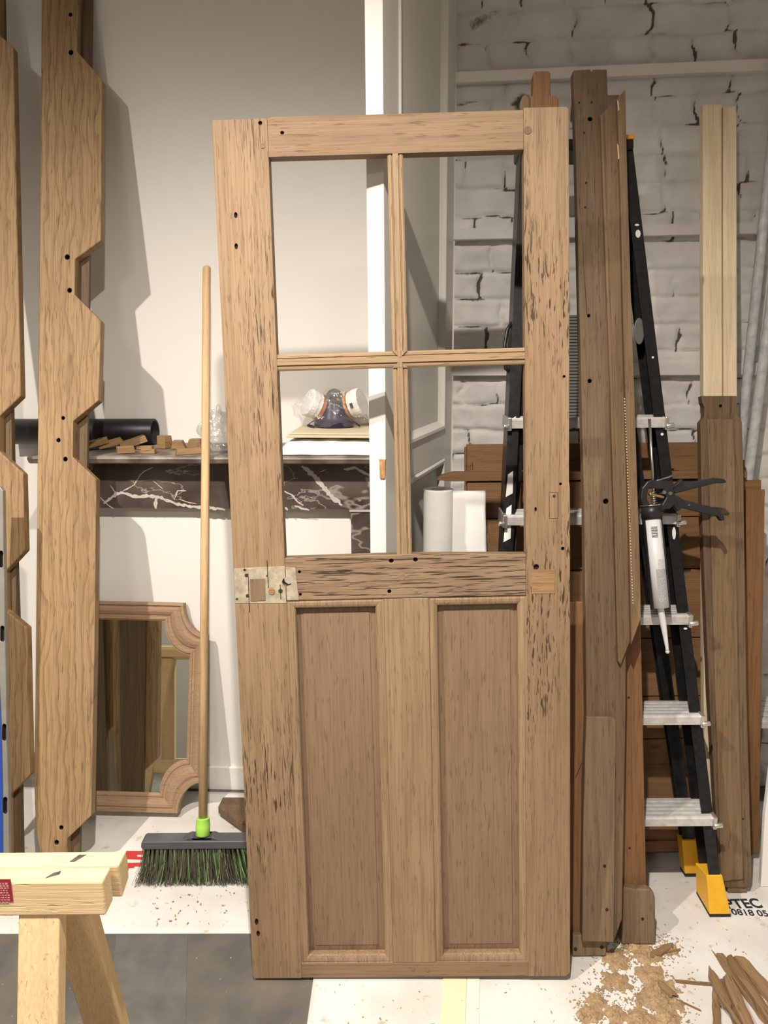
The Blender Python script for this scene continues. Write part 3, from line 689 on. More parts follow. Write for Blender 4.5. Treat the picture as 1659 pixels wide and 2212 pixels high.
# white roll of fleece with its loose end
RP = onY(949, 1062, 2.085)
zr_ = RP.z
rl = thing('paper_roll', Matrix.Translation((RP.x, 2.12, 0)), 'standing white paper roll with a loose flap, between leaf and board panels', 'paper roll')
m = Matrix.Translation((RP.x, 2.12, 0)); rad = 0.0405
bm = bmesh.new(); n = 36
bm_ring(bm, [[(r * math.cos(2 * math.pi * k / n), r * math.sin(2 * math.pi * k / n), z) for k in range(n)] for r, z in ((0.018, FL), (rad, FL), (rad, zr_), (rad - .002, zr_ + .001), (0.02, zr_), (0.018, zr_ - 0.1), (0.018, FL))])
fin('roll', bm, M_paper, rl, m, smooth=False)
xe = onY(1047, 1100, 2.11).x - RP.x
bm = bmesh.new(); g = []
for j in range(31):
    z = zr_ - 0.001 - (zr_ - 0.35) * j / 30; r = []
    for i in range(15):
        u = i / 14; e = xe + 0.006 * noise.noise(Vector((z * 14, 1, 1))) + 0.05 * (1 - z / zr_)
        x = 0.0365 + (e - 0.0365) * u
        r.append(bm.verts.new((x, -0.012 - 0.006 * math.sin(u * 3) + 0.004 * noise.noise(Vector((x * 14, z * 9, 2))), z - 0.001 * u)))
    g.append(r)
for j in range(30):
    for i in range(14): bm.faces.new((g[j][i], g[j][i + 1], g[j + 1][i + 1], g[j + 1][i]))
o = fin('loose_flap', bm, M_paper, rl, m, smooth=True)
sd = o.modifiers.new('solid', 'SOLIDIFY'); sd.thickness = 0.0012

# ------------------------------------------------------------------ stack of boarded panels against the brick
PS = 0.155
PF = Fr((0, 2.05, 0), 0.02, PS)
gaps = PF.floorz
for k in range(4):
    d0 = k * 0.040; th = 0.028
    f = PF.sub(0, d0, 0); zf = f.floorz(th) + 0.0065 / f.z.z
    if f.floorz(0) > zf: zf = f.floorz(0) + 0.0065
    x0 = (0.235, 0.245, 0.262, 0.25)[k]; x1 = (1.085, 1.06, 1.075, 1.04)[k]
    top = (PF.px(1480, 1036, 0)[1], PF.px(1480, 1009, 0.04)[1], PF.px(1480, 992, 0.08)[1], PF.px(1480, 953, 0.12)[1])[k]
    lab = ('orange brown boarded panel at the front of the stack behind the stepladder', 'boarded panel second from the front of the stack, only its top edge showing', 'boarded panel third from the front of the stack, just above the second', 'tallest boarded panel at the back of the stack against the brick wall')[k]
    t = thing('board_panel', f.M, lab, 'wood panel', 'boarded panels stacked against the brick wall')
    bm = bmesh.new(); zz = zf + 0.03; hs = (0.145, 0.19, 0.125, 0.17, 0.2, 0.15, 0.2, 0.2); i = 0
    while zz < top - 0.05:
        h = min(hs[i % 8], top - zz)
        if top - zz - h < 0.03: h = top - zz
        bm_box(bm, x0 + 0.005, x1 - 0.002, 0.0, 0.018, zz, zz + h - 0.003); zz += h; i += 1
    fin('boarding', bm, M_clad, t, f.M, bevel=0.0015)
    box('edge_batten', x1 - 0.045, x1, 0.0181, th, zf, top - 0.01, M_clad, t, f.M); box('edge_batten', x0, x0 + 0.05, 0.0181, th, zf, top - 0.01, M_clad, t, f.M)
    if k == 0:
        box('end_strip', x1 - 0.05, x1 + 0.004, -0.010, -0.0003, zf + 0.02, top - 0.03, M_orange, t, f.M)
        box('foot_rail', x0 + 0.01, x1 - 0.055, -0.008, -0.0003, zf + 0.03, zf + 0.062, M_clad, t, f.M)
# loose board lying along the top of the stack
ztop = PF.w(0.5, 0, PF.px(1480, 1036, 0)[1]).z
yt = PF.w(0.5, 0.0, PF.px(1480, 1036, 0)[1]).y
lbp = [(0.150, 0), (0.20, -0.004), (1.03, 0), (1.03, 0.018), (0.20, 0.021), (0.165, 0.012)]
slab('loose_board', lbp, -0.005, 0.026, M_clad, M=Matrix.Translation((0, yt, ztop + 0.0055)), bevel=0.001)
tag(bpy.data.objects['loose_board'], 'long thin board lying on top of the panel stack, its tapered end pointing left', 'board')

# ------------------------------------------------------------------ pale pipes leaning on the brick wall
for (u0, v0, u1, v1, lab) in ((1660, 380, 1598, 975, 'grey white painted pipe leaning on the bricks, left of its twin'), (1690, 470, 1623, 975, 'grey white painted pipe leaning on the bricks at the right edge of the photo')):
    a = onY(u0, v0, 2.42); b = onY(u1, v1, 2.41 if u0 < 1670 else 2.372); dr = (b - a); k = (FL + 0.012 - b.z) / dr.z
    tag(tube('painted_pipe', [a - dr * 0.5, a, b, b + dr * k], 0.0145, M_pipe, n=12), lab, 'pipe', 'painted pipes leaning on the bricks')

# ------------------------------------------------------------------ stepladder
LS = 0.21
LD = Fr((0, 1.85, 0), 0.0, LS)
lad = thing('stepladder', LD.M, 'black stepladder with aluminium treads and yellow feet against the brick wall', 'ladder')
def rail_at(u_pts, d=0.0): return [LD.px(u, v, d) for u, v in u_pts]
rp = rail_at([(1365, 301), (1417, 814), (1437, 989), (1560, 1925)])
rx0, rz0 = rp[3]; rx1, rz1 = rp[0]
rz0 = 0.075
slope_r = (rx1 - rx0) / (rz1 - rp[3][1]); rxr = lambda z: rx1 + slope_r * (z - rz1)
lp_ = rail_at([(1124, 340), (1084, 1195)]); slope_l = (lp_[0][0] - lp_[1][0]) / (lp_[0][1] - lp_[1][1]); lxr = lambda z: lp_[0][0] + slope_l * (z - lp_[0][1])
ztl = rz1 + 0.0
def channel(nm, fx, side, z0, z1, y0, y1, wd, parent, mat=M_black, M=None):
    """leaning C-channel: outer web with two flanges"""
    bm = bmesh.new()
    for (xa2, xb2, ya, yb) in ((0, wd, y0, y0 + 0.003), (0, wd, y1 - 0.003, y1), (0, 0.003, y0 + 0.003, y1 - 0.003)):
        vs = []
        for z in (z0, z1):
            for (x, y) in ((xa2, ya), (xb2, ya), (xb2, yb), (xa2, yb)):
                vs.append(bm.verts.new((fx(z) - side * x, y, z)))
        for q in ((0, 1, 2, 3), (4, 5, 6, 7), (0, 1, 5, 4), (1, 2, 6, 5), (2, 3, 7, 6), (3, 0, 4, 7)): bm.faces.new([vs[i] for i in q])
    return fin(nm, bm, mat, parent, M)
rr_ = channel('front_rail', rxr, 1, rz0, ztl, 0.0, 0.07, 0.030, lad, M=LD.M)
rl_ = channel('front_rail', lxr, -1, rz0, ztl, 0.0, 0.07, 0.030, lad, M=LD.M)
# paint marks on the rails
for (u, v, a_, b_) in ((1374, 505, .007, .011), (1367, 486, .006, .003), (1434, 1152, .005, .017), (1428, 1358, .005, .003), (1417, 938, .004, .004), (1400, 772, .003, .003)):
    x, z = LD.px(u + (4 if v < 600 else 10), v)
    x = rxr(z) - 0.014
    slab('paint_spot', circ(x, z, a_, 9, b_), -0.0006, 0.001, M_whp, rr_, LD.M, bevel=0)
for (z_, h_) in ((1.0, .1), (1.12, .07), (1.30, .035)):
    slab('paint_spot', [(lxr(z_) + .003, z_), (lxr(z_) + .022, z_ + .01), (lxr(z_ + h_) + .02, z_ + h_), (lxr(z_ + h_) + .006, z_ + h_ - .01)], -0.0006, 0.001, M_whp, rl_, LD.M, bevel=0)
# feet
for fx, sd_, rp_ in ((rxr, 1, rr_), (lxr, -1, rl_)):
    bm = bmesh.new(); zf0 = LD.floorz(0.0) + FL
    secs = []
    for z, ex, y0_, y1_ in ((0.0, 0.010, -0.012, 0.078), (0.028, 0.008, -0.010, 0.076), (0.098, 0.003, -0.0035, 0.073)):
        xo = fx(z) + sd_ * ex; xi = fx(z) - sd_ * (0.036 + ex)
        secs.append([(xo, y0_, z + zf0 + (0.0 if z else -LD.y.z / LD.z.z * y0_)), (xi, y0_, z + zf0 + (0.0 if z else -LD.y.z / LD.z.z * y0_)), (xi, y1_, z + zf0 + (0.0 if z else -LD.y.z / LD.z.z * y1_)), (xo, y1_, z + zf0 + (0.0 if z else -LD.y.z / LD.z.z * y1_))])
    vv = bm_ring(bm, secs); bm.faces.new(vv[0]); bm.faces.new(vv[-1])
    bmesh.ops.translate(bm, verts=bm.verts, vec=(0, 0, 0.006))
    f_ = fin('foot', bm, M_yellow, lad, LD.M, bevel=0.002); f_['label'] = 'yellow plastic foot'
    bm = bmesh.new(); vv = bm_ring(bm, [[(x, y, z) for x, y, z in secs[0]], [(x, y, z + 0.0075) for x, y, z in secs[0]]]); bm.faces.new(vv[0]); bm.faces.new(vv[1])
    fin('sole', bm, M_yrub, f_, LD.M)
# treads
for v in (1779, 1561, 1346, 1130, 922):
    x_, z_ = LD.px(1480, v)
    xl_, xr_ = lxr(z_) + 0.004, rxr(z_) - 0.004
    bm = bmesh.new(); ca, sa = math.cos(math.atan(LS)), math.sin(math.atan(LS))
    tm = LD.M @ Matrix.Translation((0, 0, z_)) @ Matrix.Rotation(math.atan(LS), 4, 'X')      # level tread
    pr = [(-0.012, 0.0), (-0.012, 0.021), (-0.009, 0.024)]
    for q in range(5):
        y_ = -0.009 + q * 0.018
        pr += [(y_ + 0.002, 0.024), (y_ + 0.003, 0.0265), (y_ + 0.013, 0.0265), (y_ + 0.014, 0.024)]
    pr += [(0.083, 0.024), (0.083, 0.004), (0.079, 0.004), (0.079, 0.020), (-0.008, 0.020), (-0.008, 0.0)]
    t = prism('tread', pr, 'x', xl_, xr_, M_aluw, lad, tm)
    for xq, s_ in ((xr_, 1), (xl_, -1)):
        bm = bmesh.new(); bm_box(bm, xq - 0.006, xq + 0.004, -0.02, 0.085, -0.006, 0.029); bm_tube(bm, [(xq - 0.004, -0.018, 0.004), (xq + s_ * 0.018, -0.019, 0.007)], 0.007, 10)
        fin('tread_bracket', bm, M_alu, t, tm, bevel=0.002)
# rear section
RS = 0.128
RD = Fr((0, 2.005, 0), 0.0, RS)
fx2 = lambda z: 0.895 - 0.160 * z
fl2 = lambda z: 0.245 + 0.085 * z
for fx, sd_ in ((fx2, 1), (fl2, -1)):
    q = channel('rear_rail', fx, sd_, 0.07, 1.93, 0.0, 0.026, 0.034, lad, M=RD.M)
    bm = bmesh.new(); z0_ = RD.floorz(0) + FL + .004; sec = []
    for z, ex in ((0.006, 0.007), (0.105, 0.003)):
        sec.append([(fx(z) + sd_ * ex, -0.008, z + z0_), (fx(z) - sd_ * (0.038 + ex), -0.008, z + z0_), (fx(z) - sd_ * (0.038 + ex), 0.031, z + z0_), (fx(z) + sd_ * ex, 0.031, z + z0_)])
    vv = bm_ring(bm, sec); bm.faces.new(vv[0]); bm.faces.new(vv[1])
    f_ = fin('foot', bm, M_yellow, lad, RD.M, bevel=0.002); f_['label'] = 'yellow plastic foot'
    bm = bmesh.new(); vv = bm_ring(bm, [[(x, y, z - .006) for x, y, z in sec[0]], sec[0]]); bm.faces.new(vv[0]); bm.faces.new(vv[1]); fin('sole', bm, M_yrub, f_, RD.M)
for z in (1.45,): box('rear_brace', fl2(z) + .003, fx2(z) - .003, 0.006, 0.02, z, z + 0.03, M_black, lad, RD.M)
# top cap, folded platform, hinges
box('top_cap', lxr(ztl) - 0.006, rxr(ztl) + 0.003, -0.01, 0.09, ztl - 0.030, ztl + 0.0, M_black, lad, LD.M, bevel=0.006)
box('cap_trim', rxr(ztl) - 0.03, rxr(ztl) + 0.004, -0.0125, 0.03, ztl - 0.004, ztl + 0.008, M_yellow, lad, LD.M, bevel=0.003)['label'] = 'yellow plastic cap end'
za, zb = LD.px(1248, 915)[1], LD.px(1248, 678)[1]
bm = bmesh.new(); q = za
while q < zb: bm_box(bm, lxr(1.4) + 0.06, rxr(1.6) - 0.05, 0.02, 0.034, q, q + 0.0052); q += 0.0085
bm_box(bm, lxr(1.4) + 0.06, rxr(1.6) - 0.05, 0.024, 0.036, za, zb)
fin('platform', bm, M_ribb, lad, LD.M)['label'] = 'grey ribbed platform folded up'
for fx, sd_ in ((rxr, 1), (lxr, -1)):
    slab('hinge_plate', circ(fx(1.56) - sd_ * 0.040, 1.56, 0.014, 20, 0.036), 0.004, 0.008, M_grey if sd_ > 0 else M_black, lad, LD.M)
zq = [LD.px(1107, v)[1] for v in (690, 740, 800)]
tube('carry_handle', [(lxr(zq[0]) + .004, 0.03, zq[0]), (lxr(zq[0]) - 0.010, 0.03, zq[0] - .02), (lxr(zq[1]) - 0.014, 0.03, zq[1]), (lxr(zq[2]) - 0.008, 0.03, zq[2] + .01), (lxr(zq[2]) + .004, 0.03, zq[2])], 0.005, M_black, lad, LD.M, n=10)

# ------------------------------------------------------------------ caulking gun hanging on the ladder
GF = Fr(LD.w(0, -0.062, 0), 0.0, LS)
G = lambda u, v: Vector((GF.px(u, v)[0], 0, GF.px(u, v)[1]))
c0, c1 = G(1407, 1102), G(1427, 1312)
ax = (c1 - c0).normalized()
gun = thing('caulking_gun', GF.M @ Matrix.Translation(c0), 'black caulking gun with a white cartridge hanging on the ladder rail', 'caulking gun')
GM = GF.M
crt = thing('sealant_cartridge', GM @ Matrix.Translation(c0), 'white sealant cartridge with bar code held in the black gun', 'cartridge')
r_ = 0.0215
pt = [c0 + ax * t for t in (0.010, 0.012, 0.262)]
body = tube('cartridge_body', [c0 + ax * 0.022, c1], r_, M_cart, crt, GM, n=28)
tip = G(1441, 1400)
tube('nozzle', [c1, c1 + ax * 0.004, c1 + ax * 0.006, c1 + (tip - c1) * 0.35, tip, tip + ax * 0.006], [0.0085, 0.0085, 0.008, 0.0085, 0.0042, 0.005], M_nozz, crt, GM, n=14)
tube('nozzle_blob', [tip + ax * 0.004, tip + ax * 0.01, tip + ax * 0.014], [0.004, 0.006, 0.003], M_nozz, crt, GM, n=10)
# printing on the cartridge, wrapped on its front
side = Vector((ax.z, 0, -ax.x)) * -1
def wrapped(nm, t0, t1, a0, a1, mat, parent, rad, th=0.0004, seg=8):
    bm = bmesh.new(); rows = []
    for t in (t0, t1):
        rr2 = []
        for k in range(seg + 1):
            an = a0 + (a1 - a0) * k / seg
            rr2.append(bm.verts.new(c0 + ax * t + (side * math.sin(an) + Vector((0, -1, 0)) * math.cos(an)) * (rad + th)))
        rows.append(rr2)
    for k in range(seg): bm.faces.new((rows[0][k], rows[0][k + 1], rows[1][k + 1], rows[1][k]))
    return fin(nm, bm, mat, parent, GM)
bm = bmesh.new()
ln = (c1 - c0).length
for k in range(13):
    a_ = 0.042 + k * 0.0023; wdt = (0.0008, 0.0014, 0.0006)[k % 3]
    vs = []
    for t in (a_, a_ + wdt):
        for an in (-0.55, -0.3, -0.05, 0.18): vs.append(bm.verts.new(c0 + ax * t + (side * math.sin(an) + Vector((0, -1, 0)) * math.cos(an)) * (r_ + 0.0006)))
    for q in range(3): bm.faces.new((vs[q], vs[q + 1], vs[q + 5], vs[q + 4]))
fin('bar_code', bm, M_ink, body, GM)
wrapped('small_print', ln * .60, ln * .94, -0.45, 0.95, M_print, body, r_)
wrapped('small_print', ln * .50, ln * .585, -0.15, 0.65, plain('faint_print', (0.62, 0.62, 0.60), 0.6, var=0.3, scale=1.0, stretch=(700, 700, 260)), body, r_)
wrapped('small_print', 0.030, 0.10, 0.70, 0.85, M_print, body, r_)
# half-round cradle, collar, head, handle, trigger, plunger rod
bm = bmesh.new(); rows = []
for t in (0.0, ln * 1.01):
    rows.append([[c0 + ax * t + (side * math.sin(an) + Vector((0, -1, 0)) * math.cos(an)) * rq for an in [1.15 + (2 * math.pi - 2.3) * k / 20 for k in range(21)]] for rq in (r_ + 0.0012, r_ + 0.0036)])
ring0 = rows[0][0] + rows[0][1][::-1]; ring1 = rows[1][0] + rows[1][1][::-1]
vv = bm_ring(bm, [ring0, ring1])
for q in range(20):
    for e in vv: bm.faces.new((e[q], e[q + 1], e[41 - q - 1], e[41 - q]))
fin('cradle', bm, M_gun, gun, GM)
tube('collar', [c0 - ax * 0.012, c0 + ax * 0.021], r_ + 0.0042, M_gun, gun, GM, n=26)
tube('collar_ring', [c0 - ax * 0.0145, c0 - ax * 0.0115], r_ + 0.0062, M_steel, gun, GM, n=26)
def gpoly(pts): return [GF.px(u, v) for u, v in pts]
bm = bmesh.new(); bm_slab(bm, gpoly([(1388, 1098), (1381, 1075), (1384, 1055), (1396, 1040), (1404, 1043), (1397, 1060), (1394, 1078), (1404, 1096)]), -0.012, 0.014)
bm_slab(bm, gpoly([(1396, 1040), (1404, 1037), (1450, 1040), (1455, 1052), (1448, 1058), (1400, 1055)]), -0.012, 0.014)
bm_slab(bm, gpoly([(1424, 1096), (1436, 1075), (1428, 1058), (1450, 1054), (1460, 1085), (1442, 1100)]), -0.012, 0.014)
bm_slab(bm, gpoly([(1388, 1098), (1404, 1092), (1428, 1091), (1442, 1100)]), -0.014, 0.016)
fin('gun_head', bm, M_gun, gun, GM, bevel=0.002)
slab('handle', gpoly([(1440, 1062), (1456, 1069), (1476, 1080), (1520, 1091), (1545, 1097), (1562, 1115), (1563, 1123), (1556, 1126), (1548, 1114), (1530, 1111), (1488, 1101), (1472, 1096), (1463, 1106), (1450, 1088)]), -0.010, 0.012, M_gun, gun, GM, bevel=0.004, seg=3)
slab('trigger', gpoly([(1444, 1055), (1459, 1045), (1470, 1034), (1477, 1041), (1500, 1040), (1540, 1032), (1562, 1035), (1569, 1041), (1563, 1044), (1545, 1044), (1500, 1055), (1458, 1066)]), -0.007, 0.009, M_gun, gun, GM, bevel=0.003, seg=3)
for u, v in ((1431, 1064), (1444, 1066)):
    x, z = GF.px(u, v); tube('pivot_pin', [(x, -0.0155, z), (x, 0.016, z)], 0.0045, M_steel, gun, GM, n=14)
x, z = GF.px(1485, 1091); tube('pivot_pin', [(x, -0.0115, z), (x, -0.0095, z)], 0.0022, M_steel, gun, GM, n=10)
rt0, rt1 = G(1414, 1098), G(1403, 905)
rod = tube('plunger_rod', [rt0, rt1], 0.0036, M_steel, gun, GM, n=12)
sp = []
for k in range(61): 
    c = G(1413, 1090).lerp(G(1411, 1062), k / 60); sp.append(c + side * (0.0075 * math.cos(k * .63)) + Vector((0, 0.0075 * math.sin(k * .63), 0)))
tube('spring', sp, 0.0011, M_steel, gun, GM, n=6)
tube('release_lever', [G(1398, 1043), G(1425, 1037), G(1444, 1031), G(1455, 1026)], 0.0026, M_steel, gun, GM, n=8)
slab('ratchet_plate', gpoly([(1402, 1064), (1434, 1072), (1433, 1077), (1401, 1070)]), -0.008, 0.008, plain('brass_plated', (0.5, 0.36, 0.12), 0.35, 0.8), gun, GM)

# ------------------------------------------------------------------ boards leaning between door and ladder
CF = Fr((0, 1.690, 0), 0.0, 0.235)
def nail(par, fr_, u, v, d, r=0.004, name='nail_hole_shade', mat=M_hole):
    x, z = fr_.px(u, v, d)
    return slab(name, circ(x, z, r, 10, r * 1.05), d - 0.0005, d + 0.002, mat, par, fr_.M, bevel=0)  # flat dark disc, the shade of a nail hole put into its colour
# jamb post with tenons
jb = thing('door_jamb', CF.M, 'dark brown oak jamb post with tenons, next to the right edge of the old door', 'timber')
hol = [circ(*CF.px(1309, 1083), 0.0065), circ(*CF.px(1274, 823), 0.005), circ(*CF.px(1272, 682), 0.004), circ(*CF.px(1275, 257), 0.006, 12, .005)]
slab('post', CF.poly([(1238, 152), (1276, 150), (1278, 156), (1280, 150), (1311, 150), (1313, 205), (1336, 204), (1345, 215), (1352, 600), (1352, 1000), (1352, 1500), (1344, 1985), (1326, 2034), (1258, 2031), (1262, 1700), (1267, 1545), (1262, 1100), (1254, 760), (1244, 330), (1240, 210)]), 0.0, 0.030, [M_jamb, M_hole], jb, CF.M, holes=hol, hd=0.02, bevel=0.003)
pts = CF.poly([(1236, 2028), (1308, 2030)], 0.010); zf = CF.floorz(0.026) + FL / CF.z.z
zf = max(CF.floorz(0.008), zf)
slab('tenon', [(pts[0][0], zf), (pts[1][0], zf), (pts[1][0] + .004, pts[1][1] + .01), (pts[0][0] + .002, pts[0][1] + .01)], 0.008, 0.026, M_plinth, jb, CF.M)['label'] = 'paler tenon end'
for u, v in ((1300, 2046), (1243, 2050)): nail(jb, CF, u, v, 0.008, 0.0045)
for u, v in ((1251, 222), (1278, 221), (1266, 395), (1262, 287), (1264, 448)): nail(jb, CF, u, v, 0.0, 0.0028)
lw = slab('lap', CF.poly([(1267, 1548), (1325, 1549), (1331, 1556), (1326, 2036), (1258, 2034), (1260, 1800), (1264, 1640)], -0.012), -0.012, -0.0002, M_plinth, jb, CF.M, bevel=0.002)
lw['label'] = 'paler lapped lower part'
for u, v in ((1306, 1871), (1311, 1965)): nail(jb, CF, u, v, -0.012, 0.004)
# moulded casing in front of it
cs = thing('door_casing', CF.M, 'moulded brown casing with mitred ends nailed beside the dark jamb post', 'timber')
e0, e1 = -0.022, -0.0125
def strip(nm, pts, y0, y1, mat, par): return slab(nm, CF.poly(pts, y0), y0, y1, mat, par, CF.M, bevel=0.0015)
strip('face', [(1296, 250), (1337, 208), (1345, 400), (1352, 760), (1362, 1100), (1366, 1370), (1340, 1440), (1333, 1400), (1326, 1100), (1317, 800), (1306, 500)], -0.010, -0.0004, M_casing, cs)
strip('outer_bead', [(1333, 212), (1351, 193), (1354, 330), (1362, 600), (1372, 900), (1382, 1200), (1385, 1335), (1364, 1392), (1358, 1100), (1348, 760), (1340, 400)], -0.026, -0.0006, M_casing, cs)
strip('inner_bead', [(1297, 250), (1303, 243), (1312, 500), (1323, 800), (1332, 1100), (1339, 1400), (1341, 1436), (1335, 1428), (1326, 1100), (1317, 800), (1306, 500)], -0.015, -0.0006, M_casing, cs)
bm = bmesh.new(); pv = None
for k in range(70):
    v = 860 + k * 6.4; u = 1349 + (v - 860) * 0.0415; x, z = CF.px(u, v, -0.0275); bm_tube(bm, [(x, -0.0265, z), (x + .0006, -0.0268, z - 0.0042)], 0.0011 + 0.0007 * random.random(), 5)
fin('glue_line', bm, plain('dried_glue', (0.62, 0.47, 0.28), 0.5), cs, CF.M)['label'] = 'pale line of dried glue'
for v0, v1 in ((215, 240), (310, 345)):
    u = 1333
    slab('torn_edge', CF.poly([(u, v0), (u + 3, v0 + 4), (u + 5, v1 - 3), (u + 2, v1)], -0.0268), -0.0272, -0.026, plain('fresh_wood', (0.60, 0.42, 0.22), 0.7), cs, CF.M, bevel=0)
# orange strip left of the jamb
OF = Fr((0, 1.7235, 0), 0.0, 0.235)
ob = thing('oak_board', OF.M, 'orange brown board half hidden behind the right edge of the old door', 'timber')
zf = max(OF.floorz(0), OF.floorz(0.022)) + FL
slab('board', [(OF.px(1212, 1300)[0], OF.px(1212, 1300)[1]), (OF.px(1268, 1300)[0], OF.px(1268, 1300)[1]), (OF.px(1262, 1995)[0], zf), (OF.px(1212, 1995)[0], zf)], 0.0, 0.022, M_orange, ob, OF.M, bevel=0.002)
tube('hairline_wire', [(*OF.px(1243, 1680)[:1], -0.001, OF.px(1243, 1680)[1]), (OF.px(1262, 1633)[0], -0.002, OF.px(1262, 1633)[1])], 0.0006, M_iron, ob, OF.M, n=5)
# orange skirting with plinth block
KF = Fr((0, 1.768, 0), 0.0, 0.215)
kb = thing('skirting_board', KF.M, 'orange brown oak length with a rounded plinth block at its foot', 'timber')
zf = max(KF.floorz(-0.012), KF.floorz(0.02)) + FL
slab('board', [KF.px(1338, 1350), KF.px(1384, 1330), KF.px(1390, 1600), (KF.px(1396, 1900)[0], KF.px(1396, 1900)[1]), (KF.px(1396, 1900)[0], zf), (KF.px(1341, 1900)[0], zf), KF.px(1341, 1900)], 0.0, 0.022, M_orange, kb, KF.M, bevel=0.003)
slab('backing', [KF.px(1318, 1560, .024), KF.px(1345, 1560, .024), (KF.px(1345, 1990, .024)[0], zf + .012), (KF.px(1318, 1990, .024)[0], zf + .012)], 0.0235, 0.032, M_plinth, kb, KF.M)
x0, z1_ = KF.px(1341, 1918, -0.024); x1, _ = KF.px(1414, 1918, -0.024)
zz0 = KF.floorz(-0.024) + FL
bm = bmesh.new()
pr = [(x0, zz0), (x0 + .02, zz0), (x1, zz0), (x1, z1_ - 0.025), (x1 - 0.004, z1_ - 0.010), (x1 - 0.014, z1_ - 0.001), (x0 + 0.03, z1_), (x0, z1_ + 0.006)]
bm_slab(bm, pr, -0.030, -0.0005)
fin('plinth_block', bm, M_plinth, kb, KF.M, bevel=0.005, seg=3)['label'] = 'rounded grey brown plinth block'
for u, v in ((1360, 1832), (1358, 1507)): nail(kb, KF, u, v, 0.0, 0.003)
nail(kb, KF, 1388, 1985, -0.030, 0.004)
# carved end behind the top of the door
BF = Fr((0, 1.735, 0), 0.0, 0.172)
bb = thing('tenoned_board', BF.M, 'reddish brown board with a stepped tenon showing above the top right door corner', 'timber')
zf = max(BF.floorz(0), BF.floorz(0.03)) + FL
slab('board', BF.poly([(1205, 300), (1207, 215), (1203, 206), (1190, 205), (1189, 158), (1186, 153), (1156, 153), (1152, 158), (1151, 206), (1146, 208), (1146, 300)]) + [(BF.px(1150, 1400)[0], zf), (BF.px(1200, 1400)[0], zf)], 0.0, 0.030, M_orange, bb, BF.M, bevel=0.003)
slab('cheek', BF.poly([(1146, 300), (1126, 300), (1123, 222), (1129, 206), (1137, 203), (1146, 212)], 0.006), 0.008, 0.026, M_casing, bb, BF.M, bevel=0.003)

# ------------------------------------------------------------------ right: pine battens and shouldered oak board
QF = Fr((0, 1.922, 0), 0.0, 0.20)
qb = thing('shouldered_board', QF.M, 'brown oak board with rounded shoulders and a tenon, standing at the right before pale battens', 'timber')
hol = [circ(*QF.px(1557, 877), 0.004)]
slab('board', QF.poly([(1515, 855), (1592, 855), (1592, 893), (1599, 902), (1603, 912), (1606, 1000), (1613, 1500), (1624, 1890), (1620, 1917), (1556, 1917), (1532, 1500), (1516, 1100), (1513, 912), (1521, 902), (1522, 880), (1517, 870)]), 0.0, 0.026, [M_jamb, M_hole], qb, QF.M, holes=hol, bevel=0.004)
slab('raised_face', QF.poly([(1528, 905), (1585, 905), (1588, 1000), (1596, 1500), (1606, 1900), (1558, 1905), (1546, 1500), (1534, 1100)], -0.006), -0.006, -0.0002, M_casing, qb, QF.M, bevel=0.004)
zf = max(QF.floorz(0.006), QF.floorz(0.024)) + FL
p0, p1 = QF.px(1572, 1915, .006), QF.px(1614, 1915, .006)
slab('tenon', [(p0[0], zf), (p1[0], zf), (p1[0], p1[1] + .01), (p0[0], p0[1] + .01)], 0.006, 0.024, M_plinth, qb, QF.M)
nail(qb, QF, 1605, 1769, 0.0, 0.003)
for k, (ua, ub, ul, lab) in enumerate(((1519, 1560, 1540, 'pale pine batten behind the shouldered oak board, left one of the pair'), (1563, 1592, 1578, 'pale knotty pine batten behind the shouldered oak board, right one of the pair'))):
    f = QF.sub(0, 0.034 + 0.003 * k, 0); zt = f.px(ul, 225 + 4 * k)[1]
    x0, x1 = f.px(ua, 600)[0], f.px(ub, 600)[0]; zf = max(f.floorz(0), f.floorz(0.027)) + FL
    o = box('pine_batten', x0, x1, 0.0, 0.027, zf, zt, M_pine, M=f.M, bevel=0.0025)
    tag(o, lab, 'batten', 'pine battens at the right')
# white board foot and ridged metal bar at the right edge
f = Fr((0, 1.955, 0), 0.0, 0.2); zf = f.floorz(0) + FL
o = slab('painted_board', [(f.px(1644, 1920)[0], zf), (f.px(1750, 1920)[0], zf), f.px(1750, 1600), f.px(1672, 1600), f.px(1653, 1760)], 0.0, 0.018, M_leaf, M=f.M, bevel=0.002)
tag(o, 'white painted board standing on the floor at the far right edge', 'board')
p = onY(1644, 1560, 2.17)
st = thing('step_stool', Matrix.Translation((p.x, 2.17, 0)), 'low ridged metal step showing at the right edge behind the panels', 'step stool')
bm = bmesh.new()
for q in range(5): bm_box(bm, 0.0, 0.5, q * 0.035, q * 0.035 + 0.028, p.z - 0.012, p.z + 0.004)
bm_box(bm, 0.0, 0.5, 0.0, 0.175, p.z - 0.022, p.z - 0.010)
fin('tread', bm, M_aluw, st, Matrix.Translation((p.x, 2.17, 0)), bevel=0.003)
for x_ in (0.06, 0.44):
    for y_ in (0.02, 0.15): box('leg', x_, x_ + 0.025, y_, y_ + 0.025, FL, p.z - 0.022, M_black, st, Matrix.Translation((p.x, 2.17, 0)))

